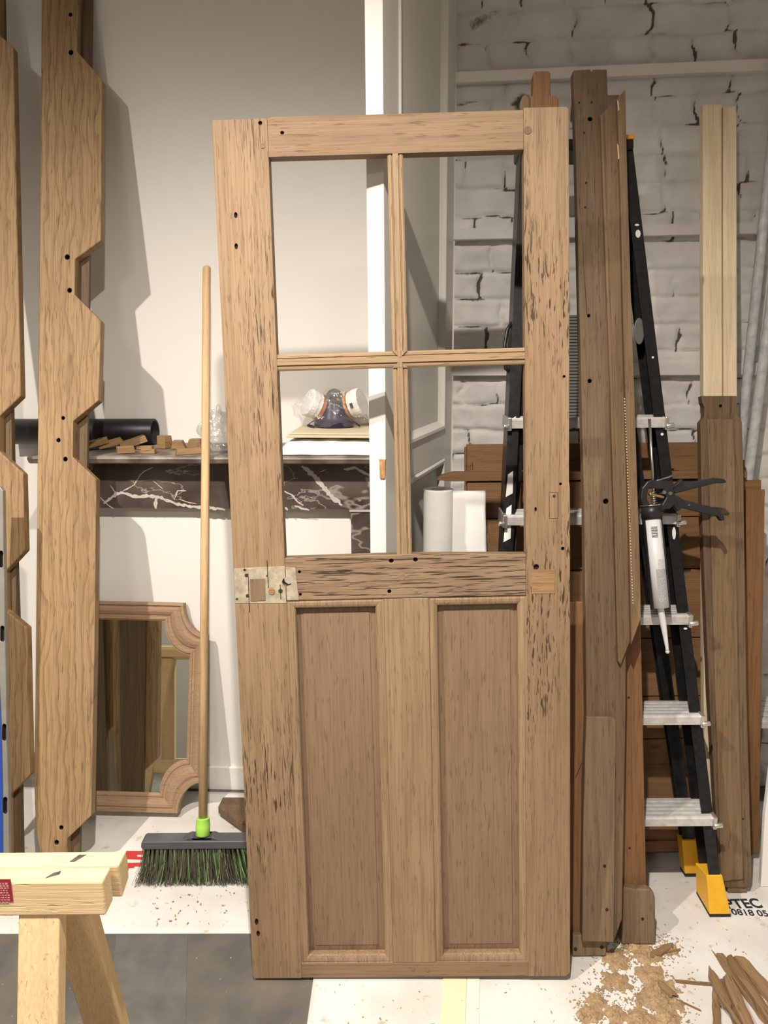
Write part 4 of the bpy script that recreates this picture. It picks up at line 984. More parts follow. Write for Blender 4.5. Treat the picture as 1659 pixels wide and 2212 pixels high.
# ------------------------------------------------------------------ notched oak planks on the left
NS = 0.260
PL = Fr((0, 1.992, 0), 0.0, NS)
def holes_at(fr_, pts, d=0.0): return [circ(*fr_.px(u, v, d), r, 12, r * 1.1) for u, v, r in pts]
p2 = thing('notched_plank', PL.M, 'long golden oak plank with a toothed right edge beside the mirror', 'timber', 'toothed oak planks')
outl = [(90, -70), (170, -70), (166, 110), (221, 172), (218, 519), (162, 560), (161, 636), (218, 693), (213, 865), (158, 910), (157, 987), (208, 1035), (204, 1400), (197, 1762), (145, 1812), (144, 1880)]
low_ = [(92, 1880), (88, 1850), (77, 1790), (74, 1700), (80, 1100), (86, 500), (89, 100)]
hp = [(152, 31, .0055), (153, 113, .007), (145, 555, .007), (150, 627, .0065), (136, 903, .005), (126, 951, .0055), (141, 992, .006), (132, 1788, .0055), (122, 1820, .006)]
zf = PL.floorz(0.034) + FL
pts = PL.poly(outl) ; x144 = PL.px(143, 1900)[0]; x92 = PL.px(96, 1900)[0]
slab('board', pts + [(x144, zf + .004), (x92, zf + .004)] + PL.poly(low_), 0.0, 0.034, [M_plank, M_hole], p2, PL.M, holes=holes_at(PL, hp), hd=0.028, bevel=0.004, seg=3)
Pb = PL.sub(0, 0.0345, 0)
zf = max(Pb.floorz(0), Pb.floorz(0.026)) + FL
pb = thing('backing_board', Pb.M, 'dark board behind the toothed oak plank beside the mirror', 'timber')
slab('board', Pb.poly([(110, -70), (199, -70), (193, 560), (188, 990), (180, 1500), (172, 1840)]) + [(Pb.px(171, 1890)[0], zf), (Pb.px(110, 1890)[0], zf)], 0.0, 0.016, M_back, pb, Pb.M, bevel=0.002)
P1 = Fr((0, 1.945, 0), 0.0, NS)
p1_ = thing('notched_plank', P1.M, 'golden oak plank with a toothed edge at the left border of the photo', 'timber', 'toothed oak planks')
out1 = [(-90, -70), (-2, -70), (-2, 74), (28, 100), (45, 855), (-2, 900), (-2, 974), (50, 1022), (54, 1189), (11, 1235), (12, 1318), (58, 1356), (65, 1674), (18, 1721), (19, 1880)]
zf = P1.floorz(0.034) + FL
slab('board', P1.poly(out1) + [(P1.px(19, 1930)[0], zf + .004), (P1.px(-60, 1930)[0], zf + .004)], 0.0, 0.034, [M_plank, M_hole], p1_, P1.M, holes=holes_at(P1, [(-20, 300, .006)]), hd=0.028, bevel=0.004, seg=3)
P1b = P1.sub(0, 0.0345, 0); zf = max(P1b.floorz(0), P1b.floorz(0.024)) + FL
pb = thing('backing_board', P1b.M, 'dark board behind the toothed oak plank at the left border', 'timber')
slab('board', P1b.poly([(-60, -70), (4, -70), (26, 990), (37, 1320), (44, 1750)]) + [(P1b.px(47, 1890)[0], zf), (P1b.px(-30, 1890)[0], zf)], 0.0, 0.024, M_back, pb, P1b.M, bevel=0.002)
# slotted steel upright with a blue strip
SF = Fr((0, 1.87, 0), 0.0, 0.20)
su = thing('slotted_upright', SF.M, 'grey slotted metal upright with a blue edge at the left border', 'metal upright')
zf = SF.floorz(0.018) + FL
def oval(u, v0, v1, w_):
    (xa3, za3), (xb3, zb3) = SF.px(u, v0), SF.px(u, v1); r2 = w_
    return [(xa3 + r2 * math.cos(a_), za3 - r2 + r2 * math.sin(a_)) for a_ in [math.pi * k / 6 for k in range(7)]] + [(xb3 - r2 * math.cos(a_), zb3 + r2 - r2 * math.sin(a_)) for a_ in [math.pi * k / 6 for k in range(7)]]
sl = [oval(u, a_, b_, 0.0055) for u, a_, b_ in ((2, 1190, 1226), (5, 1352, 1386), (9, 1564, 1600), (11, 1722, 1758))]
slab('profile', SF.poly([(-40, 1050), (-1, 1050), (6, 1060), (9, 1250), (13, 1480), (18, 1720), (19, 1845)]) + [(SF.px(19, 1960)[0], zf), (SF.px(-40, 1960)[0], zf)], 0.0, 0.018, [M_slot, M_hole], su, SF.M, holes=sl, hd=0.014, bevel=0.0015)
slab('blue_edge', SF.poly([(-38, 1470), (-2, 1470), (2, 1560), (5, 1700), (6, 1880), (-38, 1880)], -0.004), -0.004, -0.0003, M_blue, su, SF.M)['label'] = 'blue plastic edge strip'

# ------------------------------------------------------------------ mirror
MF = Fr((0, 2.270, 0.0), -0.035, 0.250, -0.018)
mi = thing('framed_mirror', MF.M, 'leaning mirror in a pinkish wood frame with scooped corners', 'mirror')
xr, _ = MF.px(444, 1500); _, zt = MF.px(300, 1301); _, zb_ = MF.px(300, 1777)
xl2 = MF.px(96, 1500)[0]
ci = MF.px(397, 1304); cj = MF.px(444, 1372)
nx_, nz_ = xr - ci[0], zt - cj[1]
zb_ = max(zb_, MF.floorz(0.028) + FL, MF.floorz(0.0) + FL)
def scoop(x0, x1, z0, z1, cx_, cz_, n=9):
    """outline with scooped corners"""
    pts = []
    def arc(x, z, sx, sz, rev):
        q = [(x - sx * cx_ * math.cos(t) , z - sz * cz_ * math.sin(t)) for t in [math.pi / 2 * k / n for k in range(n + 1)]]
        return q[::-1] if rev else q
    pts += arc(x1, z1, 1, 1, False); pts += [(x1, (z0 + z1) / 2)]; pts += arc(x1, z0, 1, -1, True)
    pts += [((x0 + x1) / 2, z0)]; pts += arc(x0, z0, -1, -1, False); pts += [(x0, (z0 + z1) / 2)]; pts += arc(x0, z1, -1, 1, True); pts += [((x0 + x1) / 2, z1)]
    return pts
fwd = MF.px(300, 1302)[1] - MF.px(300, 1345)[1]
def sc(i): return scoop(xl2 + i, xr - i, zb_ + i, zt - i, nx_ + i * 0.12, nz_ + i * 0.12)
fw_ = fwd * 0.93
stp = [(0.0, 0.026), (0.0, 0.006), (0.03, 0.0), (0.14, -0.001), (0.18, 0.004), (0.24, 0.005), (0.34, 0.001), (0.48, 0.002), (0.64, 0.008), (0.70, 0.0125), (0.80, 0.013), (0.84, 0.010), (0.92, 0.0105), (0.95, 0.015), (1.0, 0.016), (1.0, 0.026)]
bm = bmesh.new(); loops = [[(x, y, z) for x, z in sc(t * fw_)] for t, y in stp]
bm_ring(bm, loops + [loops[0]])
bmesh.ops.remove_doubles(bm, verts=bm.verts, dist=1e-6)
fin('frame', bm, M_mirw, mi, MF.M)
bm = bmesh.new(); bm_slab(bm, sc(fw_ - 0.003), 0.0185, 0.0215); fin('mirror_glass', bm, M_mirror, mi, MF.M)
bm = bmesh.new(); bm_slab(bm, sc(fw_ * 0.5), 0.0262, 0.030); fin('back_panel', bm, M_back, mi, MF.M)

# ------------------------------------------------------------------ broom
BR = Fr((0, 0, 0), 0.0, 0.0)
hb = onz(438, 1770, 0.0); 
hY0, hs_ = 1.966, 0.318
def handle_pt(u, v):
    r = ray(u, v); # plane Y = hY0 + hs*z
    t = (hY0 + hs_ * EYE.z) / (r.y - hs_ * r.z); return EYE + r * t
h0, h1 = handle_pt(438.5, 1768), handle_pt(437, 576)
hd = (h1 - h0).normalized()
bd = onz(437, 1905, FL)
broom = thing('broom', Matrix.Translation((h0.x, bd.y + 0.02, FL)), 'broom with wooden stick, lime collar and green and black bristles', 'broom')
xh = Vector((1, 0, 0)); yh = xh.cross(hd) * -1
HM = Matrix((xh, hd.cross(xh), hd)).transposed().to_4x4(); HM.translation = h0
Lh = (h1 - h0).length
tube('stick', [(0, 0, -0.01), (0, 0, Lh * .5), (0, 0, Lh - 0.006), (0, 0, Lh - 0.001), (0, 0, Lh + 0.003)], [0.0125, 0.0125, 0.0123, 0.010, 0.004], M_broomh, broom, HM, n=18)
zc = -(h0 - handle_pt(438, 1765)).length
col_ = tube('collar', [(0, 0, -0.048), (0, 0, -0.045), (0, 0, -0.02), (0, 0, -0.002), (0, 0, 0.0), (0, 0, 0.002)], [0.0165, 0.020, 0.0205, 0.0185, 0.0195, 0.0175], M_green, broom, HM, n=24); col_['label'] = 'lime green collar'
c_ = h0 - hd * 0.050
hz = 0.098
x0_, x1_ = onY(309, 1818, c_.y).x, onY(566, 1818, c_.y).x
bm = bmesh.new(); cyy = c_.y - 0.002
zA = onY(437, 1834, cyy - .02).z; zB = onY(437, 1817, cyy - .02).z
bm_slab(bm, [(x0_ + .004, zA), (x1_ - .004, zA), (x1_, zA + 0.006), (x1_ - .002, zB - .004), (x1_ - .01, zB), (x0_ + .01, zB), (x0_ + .002, zB - .004), (x0_, zA + 0.006)], cyy - 0.022, cyy + 0.022)
nk = [(c_.x - 0.058, zB - .002), (c_.x + 0.058, zB - .002), (c_.x + 0.03, zB + 0.010), (c_.x + 0.019, c_.z + 0.004), (c_.x - 0.019, c_.z + 0.004), (c_.x - 0.03, zB + 0.010)]
bm_slab(bm, nk, cyy - 0.016, cyy + 0.016)
fin('head', bm, M_head, broom, bevel=0.004, seg=3)
bm = bmesh.new(); rg = random.Random(3)
for k in range(1500):
    u = rg.random(); row = rg.randrange(5); x = x0_ + 0.008 + (x1_ - x0_ - 0.016) * (round(u * 26) / 26 + rg.uniform(-.012, .012)) ; y = cyy - 0.017 + row * 0.0085
    fx_ = (x - (x0_ + x1_) / 2) * 0.16 + rg.gauss(0, 0.008); fy_ = (row - 2) * 0.006 + rg.gauss(0, 0.004)
    zb2 = FL + 0.001 + abs(rg.gauss(0, 0.004)); mi_ = rg.choices([0, 1, 2, 3, 4], [3, 4.5, 0.8, 2.4, 0.8])[0]
    md = Vector((x + fx_ * 0.4, y + fy_ * 0.3, zA * 0.5)); e = Vector((x + fx_, y + fy_, zb2)); w_ = 0.0007 if mi_ != 2 else 0.0010
    s0 = Vector((x, y, zA + .002)); pvs = []
    for pp, ww in ((s0, w_), (md, w_), (e, w_ * .8)):
        pvs.append([bm.verts.new(pp + Vector((ww * math.cos(a_), ww * math.sin(a_), 0))) for a_ in (0, 2.09, 4.19)])
    for a_, b_ in zip(pvs[:-1], pvs[1:]):
        for q in range(3):
            f = bm.faces.new((a_[q], a_[(q + 1) % 3], b_[(q + 1) % 3], b_[q])); f.material_index = mi_
for k in range(1500):
    x = rg.uniform(x0_ - .018, x1_ + .018); y = cyy + rg.uniform(-.033, .033); z = FL + rg.uniform(.0008, .026); l_ = rg.uniform(.006, .014)
    dv = Vector((rg.gauss(0, .4), rg.gauss(0, .3), -1)).normalized() * l_; dv.z = max(dv.z, FL + .0005 - z)
    s0 = Vector((x, y, z)); a_ = [bm.verts.new(s0 + Vector((.0007 * math.cos(t), .0007 * math.sin(t), 0))) for t in (0, 2.09, 4.19)]; b_ = [bm.verts.new(s0 + dv + Vector((.0006 * math.cos(t), .0006 * math.sin(t), 0))) for t in (0, 2.09, 4.19)]
    for q in range(3):
        f = bm.faces.new((a_[q], a_[(q + 1) % 3], b_[(q + 1) % 3], b_[q])); f.material_index = 3 if rg.random() < .8 else 0
tag(fin('bristles', bm, M_bri, broom, recalc=False), kind='stuff')

# dark wooden block lying between broom and door
p = onz(520, 1745, FL)
ofm = Matrix.Translation((-0.455, 2.27, FL)) @ Matrix.Rotation(0.12, 4, 'Z')
ob_ = thing('wood_block', ofm, 'brown block of moulded wood lying on the floor between mirror and door', 'wood offcut')
bm = bmesh.new()
pz = [Vector(ofm.inverted() @ onz(u, v, FL + .034)) for u, v in ((481, 1722), (560, 1722), (600, 1770), (560, 1800), (520, 1778), (471, 1743))]
A = [bm.verts.new((q.x, q.y, 0.034)) for q in pz]; B = [bm.verts.new((q.x, q.y, 0.012)) for q in pz]
bm.faces.new(A); bm.faces.new(B)
for i in range(6): bm.faces.new((A[i], A[(i + 1) % 6], B[(i + 1) % 6], B[i]))
fin('upper_part', bm, M_jamb, ob_, ofm, bevel=0.002)
bm = bmesh.new(); A = [bm.verts.new((q.x * 0.98 + .004, q.y * .97, 0.0118)) for q in pz]; B = [bm.verts.new((q.x * .98 + .004, q.y * .97, 0.0)) for q in pz]
bm.faces.new(A); bm.faces.new(B)
for i in range(6): bm.faces.new((A[i], A[(i + 1) % 6], B[(i + 1) % 6], B[i]))
fin('lower_part', bm, M_jamb, ob_, ofm, bevel=0.002)

# ------------------------------------------------------------------ the old oak door
DF = Fr((-0.3232, 1.6397, 0.0065), -0.0239, math.tan(0.0959), 0.0211)
DW, DH, TD = 0.7587, 1.970, 0.034
door = thing('oak_door', DF.M, 'old stripped oak door with two lower panels and empty glazing bars, leaning in the middle', 'door')
def dbox(nm, x0, x1, z0, z1, y0, y1, mat, bevel=0.002, par=None): return box(nm, x0, x1, y0, y1, z0, z1, mat, par or door, DF.M, bevel=bevel)
SL, SR = 0.118, 0.660
hc, hr = (0.1207, 0.9676), 0.0108
def bite(xe_, up):
    """points of the keyhole circle on one side of the joint x=xe_"""
    t0 = math.acos((xe_ - hc[0]) / hr); 
    rng = [t0 + (2 * math.pi - 2 * t0) * k / 10 for k in range(11)] if up == 'L' else [t0 - 2 * t0 * k / 8 for k in range(9)]
    return [(hc[0] + hr * math.cos(t), hc[1] + hr * math.sin(t)) for t in rng]
lb = bite(SL, 'L')
left = [(0.004, 0), (SL, 0)] + lb[::-1] + [(SL, DH - 0.001), (0.0, DH - 0.002), (0.0, 0.008)]
nl = [circ(0.040, 1.707, .0035, 9, .006), circ(0.042, 1.772, .0035, 9, .006), circ(0.0155, 0.146, .004, 9, .008), circ(0.018, 0.116, .004, 9, .007), circ(0.103, 1.969 - .010, .004)]
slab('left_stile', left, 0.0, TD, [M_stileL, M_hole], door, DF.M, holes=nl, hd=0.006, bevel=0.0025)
right = [(SR, 0), (DW - 0.008, 0), (DW, 0.010), (DW, 0.80), (DW - .001, 1.17), (DW - 0.003, 1.18), (DW - 0.002, 1.6), (DW - .004, DH - 0.004), (DW - .010, DH), (SR, DH + 0.001)]
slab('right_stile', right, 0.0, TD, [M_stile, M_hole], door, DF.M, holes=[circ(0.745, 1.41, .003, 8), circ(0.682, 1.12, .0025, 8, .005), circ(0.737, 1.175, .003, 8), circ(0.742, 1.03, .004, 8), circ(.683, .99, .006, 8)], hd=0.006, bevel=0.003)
prt = [(SL, 1.8895), (SR, 1.8865), (SR, DH - .003), (0.4, DH - .002), (SL, DH + 0.001)]
slab('top_rail', prt, 0.0008, TD, [M_rail, M_hole], door, DF.M, holes=[circ(0.149, 1.938, .004, 10, .0035)], hd=0.006, bevel=0.002)
lk = [(SL, 0.9245), (SR, 0.9255), (SR, 1.020), (0.4, 1.0255), (SL, 1.0215)] + [(SL, hc[1] + hr)][:0] 
rb = bite(SL, 'R')
lk = [(SL, 0.9245), (SR, 0.9255), (SR, 1.020), (0.4, 1.0255), (SL, 1.0225)] + rb
slab('lock_rail', lk, -0.0006, TD, [M_lock, M_hole], door, DF.M, holes=[circ(0.358, 1.0110, .0052, 12, .0042), circ(0.4125, 1.0125, .0052, 12, .0042), circ(0.352, .941, .004), circ(0.150, .938, .003), circ(0.150, .990, .003)], hd=0.010, bevel=0.002)['label'] = 'weathered cross rail'
dbox('bottom_rail', SL, SR, 0.0, 0.0375, 0.0005, TD, M_rail)
MX0, MX1 = 0.3385, 0.4405
dbox('middle_muntin', MX0, MX1, 0.0375, 0.9245, 0.0008, TD, M_mun)
for x0, x1 in ((SL, MX0), (MX1, SR)):
    za, zb = 0.0375, 0.9245
    def rc(i, y): return [(x0 + i, y, za + i), (x1 - i, y, za + i), (x1 - i, y, zb - i), (x0 + i, y, zb - i)]
    bm = bmesh.new(); bm_ring(bm, [rc(0, 0.0012), rc(0.002, 0.0025), rc(0.006, 0.0012), rc(0.012, 0.002), rc(0.017, 0.004), rc(0.0195, 0.008), rc(0.0195, 0.024), rc(0, 0.024), rc(0, 0.0012)])
    fin('panel_moulding', bm, M_mun, door, DF.M)
    pn = dbox('panel', x0 + 0.008, x1 - 0.008, za + 0.008, zb - 0.008, 0.0215, 0.029, M_panel, 0)
    bm = bmesh.new()
    def rd(i, y, b=0.0): return [(x0 + .0195 + i, y, za + .0195 + i + b), (x1 - .0195 - i, y, za + .0195 + i + b), (x1 - .0195 - i, y, zb - .0195 - i), (x0 + .0195 + i, y, zb - .0195 - i)]
    vv = bm_ring(bm, [rd(0.001, 0.0214), rd(0.014, 0.0200), rd(0.0155, 0.0185), rd(0.017, 0.0185)]); bm.faces.new(vv[-1])
    fin('raised_field', bm, M_panel, pn, DF.M)
# glazing bars: moulded section
def barprof(c, hw): return [(c - hw, 0.016), (c - hw, 0.006), (c - hw * .82, 0.004), (c - hw * .55, 0.0035), (c - hw * .50, 0.0055), (c - hw * .40, 0.0055), (c - hw * .34, 0.0012), (c + hw * .34, 0.0012), (c + hw * .40, 0.0055), (c + hw * .50, 0.0055), (c + hw * .55, 0.0035), (c + hw * .82, 0.004), (c + hw, 0.006), (c + hw, 0.016), (c + hw * .4, 0.018), (c + hw * .4, TD - .002), (c - hw * .4, TD - .002), (c - hw * .4, 0.018)]
prism('glazing_bar', [(y, z) for z, y in barprof(1.457, 0.0178)], 'x', SL, SR, M_munx, door, DF.M)
prism('glazing_bar', barprof(0.388, 0.0168), 'z', 1.4752, 1.888, M_mun, door, DF.M)
prism('glazing_bar', barprof(0.388, 0.0168), 'z', 1.024, 1.4388, M_mun, door, DF.M)
for sg, zt_ in ((1, 1.4755), (-1, 1.4385)):
    slab('bar_mitre', [(0.3715, zt_), (0.388, zt_ - sg * 0.0165), (0.4045, zt_)], 0.0006, 0.004, M_mun, door, DF.M, bevel=0.0008)
# pegs, nails, patches
for x, z, r in ((0.381, 0.9735, .0075), (0.412, .9405, .005), (0.6685, 1.925, .0085), (0.1065, 1.912, .0055), (0.1095, .022, .005), (.385, .022, .004), (.42, .018, .004)):
    slab('peg', circ(x, z, r, 14), -0.0012, 0.004, M_rail if r < .008 else M_jamb, door, DF.M, bevel=0.0006)
pt_ = thing
gp = slab('filler_patch', [(0.0015, 0.921), (SL - .0008, 0.919), ] + bite(SL - .0008, 'L')[::-1] + [(SL - .0008, 1.004), (0.06, 1.003), (0.0015, 1.001)], -0.0012, 0.002, M_patch, door, DF.M, bevel=0.0005); gp['label'] = 'grey filled lock area'
slab('filler_patch', [(SL + .001, .9255), (0.146, .9255), (0.141, 1.000), (SL + .001, 1.002)] + bite(SL + .001, 'R'), -0.0014, 0.002, M_patch, door, DF.M, bevel=0.0005)['label'] = 'grey filled lock area'
slab('wood_plug', [(0.0365, .925), (0.0705, .9265), (0.071, .977), (0.037, .976)], -0.0028, 0.003, M_plinth, gp, DF.M, bevel=0.0006)['label'] = 'square wood plug'
slab('wood_plug', circ(0.0855, .9475, .0075, 14, .0085), -0.0026, 0.003, M_off, gp, DF.M, bevel=0.0006)['label'] = 'round wood plug'
for x, z, r in ((0.1055, .9475, .005), (0.026, .998, .003), (0.0055, .931, .0025), (0.03, .938, .004), (0.0295, .985, .004), (.0765, .983, .002)):
    slab('nail_head', circ(x, z, r, 10), -0.0020, 0.002, M_iron, gp, DF.M, bevel=0)
for xa3, za3, xb3, zb3 in ((0.0775, 1.018, .0785, .955), (0.0335, .99, .0325, .90), (0.105, .962, .1055, .928)):
    tube('split', [(xa3, -0.0012, za3), (xb3, -0.0012, zb3)], 0.0009, M_hole, gp, DF.M, n=5)
wp = slab('square_patch', [(0.672, .929), (0.7235, .929), (0.7245, .983), (0.671, .9835)], -0.0010, 0.003, M_off, door, DF.M, bevel=0.0005); wp['label'] = 'paler square wood patch'
slab('inlay', [(0.7115, 1.0985), (0.7315, 1.0985), (0.7315, 1.1565), (0.7115, 1.1565)], -0.0003, 0.002, M_hole, door, DF.M, bevel=0)['label'] = 'dark joint round a small inlay'
slab('inlay', [(0.7125, 1.0995), (0.7305, 1.0995), (0.7305, 1.1555), (0.7125, 1.1555)], -0.0007, 0.002, M_stileL, door, DF.M, bevel=0)
slab('nail_head', circ(0.7225, 1.1485, .0035, 9), -0.0012, 0.002, M_iron, door, DF.M, bevel=0)

# ------------------------------------------------------------------ folding trestle in front, left
ZT = 0.685
ftr = onz(222, 1905, ZT); btr = onz(243, 1845, ZT)
TY = ftr.y
tr = thing('sawhorse', Matrix.Translation((-0.85, TY + 0.04, 0)), 'pale pine folding sawhorse with a red sticker, cut off by the lower left corner', 'sawhorse')
x1f = ftr.x; x0f = x1f - 0.78
ang = 0.23
def tframe(sgn, y0, w, x1, nm):
    # hinged frame: rail + legs + stretcher; sgn -1 opens toward the viewer, +1 away
    m = Matrix.Translation((0, y0, ZT)) @ Matrix.Rotation(sgn * ang, 4, 'X')
    rl2 = box('rail', x0f, x1, 0.0 if sgn > 0 else -w, w if sgn > 0 else 0.0, -0.062, 0.0, M_pinex, tr, m, bevel=0.003)
    if sgn < 0: ya, yb = -w - 0.0, -0.003
    else: ya, yb = 0.003, w
    return m, rl2
mf = Matrix.Translation((0, TY + 0.037, ZT))
mF, railF = mf, box('rail', x0f, x1f, -0.037, -0.0006, -0.060, 0.0, M_pinex, tr, mf, bevel=0.003)
mB0 = Matrix.Translation((0, TY + 0.0385, ZT))
sh = [(0.0, 0.0), (0.037, 0.0), (0.044, -0.018), (0.042, -0.052), (0.006, -0.062)]
bm = bmesh.new()
A = [bm.verts.new((x0f, y, z)) for y, z in sh]; B = [bm.verts.new((x1f + 0.012, y, z)) for y, z in sh]
bm.faces.new(A); bm.faces.new(B)
for i in range(5): bm.faces.new((A[i], A[(i + 1) % 5], B[(i + 1) % 5], B[i]))
railB = fin('rail', bm, M_pinex, tr, mB0, bevel=0.003)
def tleg(xt, xb, w, y_top, y_bot, th, mat=M_pinez):
    bm = bmesh.new(); zt_, zb3 = ZT - 0.0605, FL; vs = []
    for x, y, z in ((xb, y_bot, zb3), (xt, y_top, zt_)):
        for dx, dy in ((0, 0), (w, 0), (w, th), (0, th)): vs.append(bm.verts.new((x + dx, y + dy, z)))
    for q in ((0, 1, 2, 3), (4, 5, 6, 7), (0, 1, 5, 4), (1, 2, 6, 5), (2, 3, 7, 6), (3, 0, 4, 7)): bm.faces.new([vs[i] for i in q])
    return fin('leg', bm, mat, tr, bevel=0.003)
lx = onY(36, 1975, TY).x; lx2 = onY(126, 1975, TY).x
tleg(lx, lx - 0.005, lx2 - lx, TY + 0.004, TY - 0.15, 0.032)
tleg(x0f + .03, x0f + .03, lx2 - lx, TY + 0.004, TY - 0.15, 0.032)
bx = onY(118, 1975, TY + .045).x; bx2 = onY(172, 1975, TY + .045).x
tleg(lx2 - 0.045, lx2 - 0.038, 0.07, TY + 0.044, TY + 0.215, 0.032)
tleg(x0f + .03, x0f + .03, 0.068, TY + 0.044, TY + 0.215, 0.032)
for dy0, zq_ in ((0.19, 0.10),):
    box('stretcher', x0f + .09, lx2 - .04, TY + 0.19, TY + 0.21, 0.10, 0.155, M_pinex, tr, bevel=0.002)
box('stretcher', x0f + .09, lx, TY - 0.118, TY - 0.10, 0.10, 0.155, M_pinex, tr, bevel=0.002)
# red sticker and hinge straps
sa, sb_ = onY(-12, 1899, TY), onY(29, 1947, TY)
sk = box('sticker', sa.x, sb_.x, TY - 0.0010, TY - 0.0001, sb_.z, sa.z, M_sticker, railF, bevel=0); sk['label'] = 'dark red sticker with fine print'
bm = bmesh.new()
for q in range(9):
    z = sa.z - 0.006 - q * 0.0042; xx = sa.x + 0.003
    while xx < sb_.x - 0.006:
        w_ = random.uniform(.002, .005); bm_box(bm, xx, min(xx + w_, sb_.x - .004), TY - 0.0013, TY - 0.0009, z - 0.0018 if q > 1 else z - .003, z); xx += w_ + 0.0014
fin('fine_print', bm, M_stprint, sk)
for us in ([(171, 1846), (186, 1846), (160, 1861), (150, 1861)], [(116, 1885), (132, 1881), (128, 1888), (98, 1896)]):
    bm = bmesh.new(); A = [bm.verts.new(onz(u, v, ZT + .0012)) for u, v in us]; bm.faces.new(A)
    r = bmesh.ops.extrude_face_region(bm, geom=list(bm.faces)); bmesh.ops.translate(bm, verts=[g_ for g_ in r['geom'] if isinstance(g_, bmesh.types.BMVert)], vec=(0, 0, -0.0012))
    fin('hinge_strap', bm, plain('dull_metal', (0.2, 0.18, 0.17), 0.4, 0.7, var=0.5, scale=80), tr)

# ------------------------------------------------------------------ sawdust, splinters
def sawdust():
    bm = bmesh.new(); cell = 0.0035; x0, x1, y0, y1 = 0.40, 0.80, 1.36, 1.74
    nx, ny = int((x1 - x0) / cell), int((y1 - y0) / cell); V = {}
    cen = [(onz(u, v, FL), r) for u, v, r in ((1335, 2070, .045), (1395, 2060, .05), (1410, 2110, .055), (1420, 2160, .06), (1395, 2205, .06), (1330, 2120, .04), (1290, 2165, .03), (1330, 2190, .035), (1360, 2040, .03), (1440, 2045, .03), (1275, 2190, .03), (1440, 2200, .04), (1400, 2250, .06), (1340, 2240, .05))]
    def m_(x, y):
        s = max(1 - math.hypot(x - c.x, (y - c.y) * 1.0) / r for c, r in cen)
        return s + 0.55 * noise.noise(Vector((x * 26, y * 26, 2))) + 0.35 * noise.noise(Vector((x * 70, y * 70, 5)))
    def vert(i, j):
        if (i, j) not in V:
            x, y = x0 + i * cell, y0 + j * cell; s = m_(x, y)
            V[(i, j)] = bm.verts.new((x + random.uniform(-.001, .001), y + random.uniform(-.001, .001), FL - 0.0008 + max(0, min(s - .22, .5)) * 0.012 * (0.6 + random.random() * .8)))
        return V[(i, j)]
    for j in range(ny):
        for i in range(nx):
            if m_(x0 + (i + .5) * cell, y0 + (j + .5) * cell) > 0.24: bm.faces.new((vert(i, j), vert(i + 1, j), vert(i + 1, j + 1), vert(i, j + 1)))
    rg = random.Random(5)
    def chip(x, y, s):
        a = rg.uniform(0, 6.28); l_, w_ = s * rg.uniform(.7, 1.6), s * rg.uniform(.3, .7); vs = []
        t = rg.uniform(0.0004, 0.0016)
        for z in (FL - .0004, FL + t):
            for px_, py_ in ((-l_, -w_), (l_, -w_ * .6), (l_ * .8, w_), (-l_ * .9, w_ * .7)):
                vs.append(bm.verts.new((x + px_ * math.cos(a) - py_ * math.sin(a), y + px_ * math.sin(a) + py_ * math.cos(a), z)))
        for q in ((4, 5, 6, 7), (0, 1, 5, 4), (1, 2, 6, 5), (2, 3, 7, 6), (3, 0, 4, 7)):
            bm.faces.new([vs[k] for k in q])
    for k in range(1500):
        c, r = rg.choice(cen); chip(c.x + rg.gauss(0, r * .8), c.y + rg.gauss(0, r * .8), rg.uniform(.0008, .0035))
    for k in range(150): chip(rg.uniform(-.15, 1.1), rg.uniform(1.3, 1.75), rg.uniform(.0008, .003))
    for k in range(160): chip(rg.uniform(-0.65, -0.25), rg.uniform(1.82, 2.2), rg.uniform(.0008, .003))
    tag(fin('sawdust', bm, plain('sawdust', (0.37, 0.255, 0.14), 0.9, var=0.3, scale=60, bump=0.002)), 'scattered brown sawdust and small chips on the white fleece', 'sawdust', kind='stuff')
sawdust()
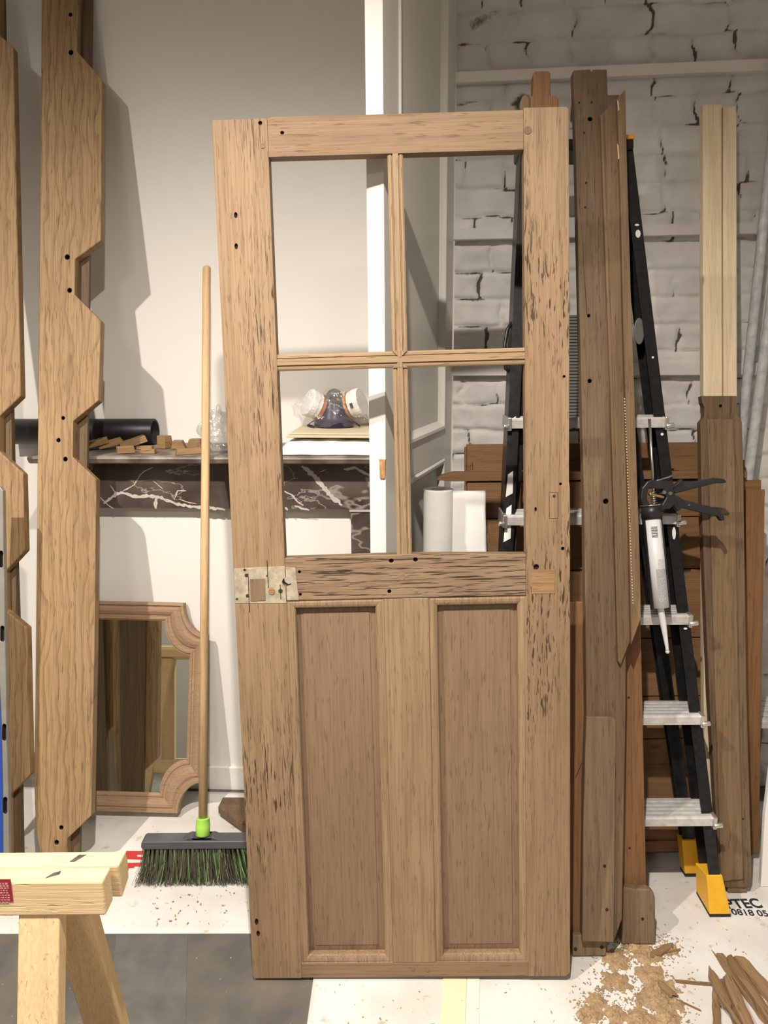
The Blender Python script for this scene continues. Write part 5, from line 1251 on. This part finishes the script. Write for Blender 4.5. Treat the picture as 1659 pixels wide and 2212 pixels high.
def splinter(a, b, w, th, label, lift=0.0, seed=0, mat=M_splint):
    rg = random.Random(seed); A, B = onz(*a, FL + th * .5 + lift), onz(*b, FL + th * .5 + lift); dv = (B - A); L_ = dv.length; dv.normalize()
    sd2 = Vector((-dv.y, dv.x, 0)); m = Matrix((dv, sd2, Vector((0, 0, 1)))).transposed().to_4x4(); m.translation = A
    bm = bmesh.new(); n = 9; rows = []
    for k in range(n + 1):
        t = k / n; tap = min(1, (.22 if seed in (5, 9, 13) else .66) + t * 3.0) * min(1, .72 + (1 - t) * 3); ww = w * tap * (1 + rg.uniform(-.12, .12)); hh = th * (.65 + .35 * tap)
        of = rg.uniform(-.05, .05) * w
        rows.append([bm.verts.new((L_ * t + (rg.uniform(-.008, .008) if k in (0, n) else 0), of + y * ww, z * hh)) for y, z in ((-.5, -.5), (-.12, -.5), (.5, -.45), (.45, .3), (.1, .5), (-.4, .42))])
    for r0, r1 in zip(rows[:-1], rows[1:]):
        for q in range(6): bm.faces.new((r0[q], r0[(q + 1) % 6], r1[(q + 1) % 6], r1[q]))
    bm.faces.new(rows[0]); bm.faces.new(rows[-1])
    tag(fin('wood_splinter', bm, mat, M=m, bevel=0.0006, seg=1), label, 'wood splinter', 'oak splinters on the white fleece')
SPL = [((1554, 2062), (1665, 2212), .026, .011, 'long brown splinter, second from the right in the heap at the lower right'),
       ((1573, 2064), (1690, 2240), .026, .011, 'pale streaked splinter lying right over the long brown one', .0105),
       ((1595, 2068), (1700, 2190), .034, .012, 'widest brown splinter on the right of the heap, its end torn in two'),
       ((1570, 2108), (1640, 2270), .028, .012, 'thick yellow brown splinter in the middle of the heap', .010),
       ((1560, 2115), (1612, 2260), .020, .009, 'dark brown splinter under the thick yellow brown one, on its left', .0),
       ((1532, 2090), (1575, 2180), .024, .008, 'short splinter with a pointed tip at the left of the heap', .010),
       ((1545, 2135), (1552, 2260), .018, .007, 'thin upright splinter on the left side of the heap'),
       ((1555, 2150), (1600, 2215), .009, .006, 'thin pale splinter crossing left of the thick yellow brown one', .020),
       ((1464, 2119), (1538, 2126), .008, .006, 'short dark stick lying crosswise, its right end touching the heap'),
       ((1540, 2055), (1562, 2085), .004, .003, 'thin grey sliver at the top of the heap'),
       ((1405, 2065), (1452, 2042), .020, .008, 'short wide splinter on the far edge of the sawdust'),
       ((1440, 2058), (1468, 2051), .006, .005, 'small sliver just right of the short wide splinter at the sawdust edge'),
       ((1424, 2122), (1456, 2150), .020, .007, 'bundle-like cracked splinter lying on the sawdust', .004),
       ((1465, 2160), (1512, 2182), .004, .003, 'thin curled sliver right of the sawdust')]
for i, s in enumerate(SPL):
    splinter(s[0], s[1], s[2], s[3], s[4], s[5] if len(s) > 5 else 0.0, i)
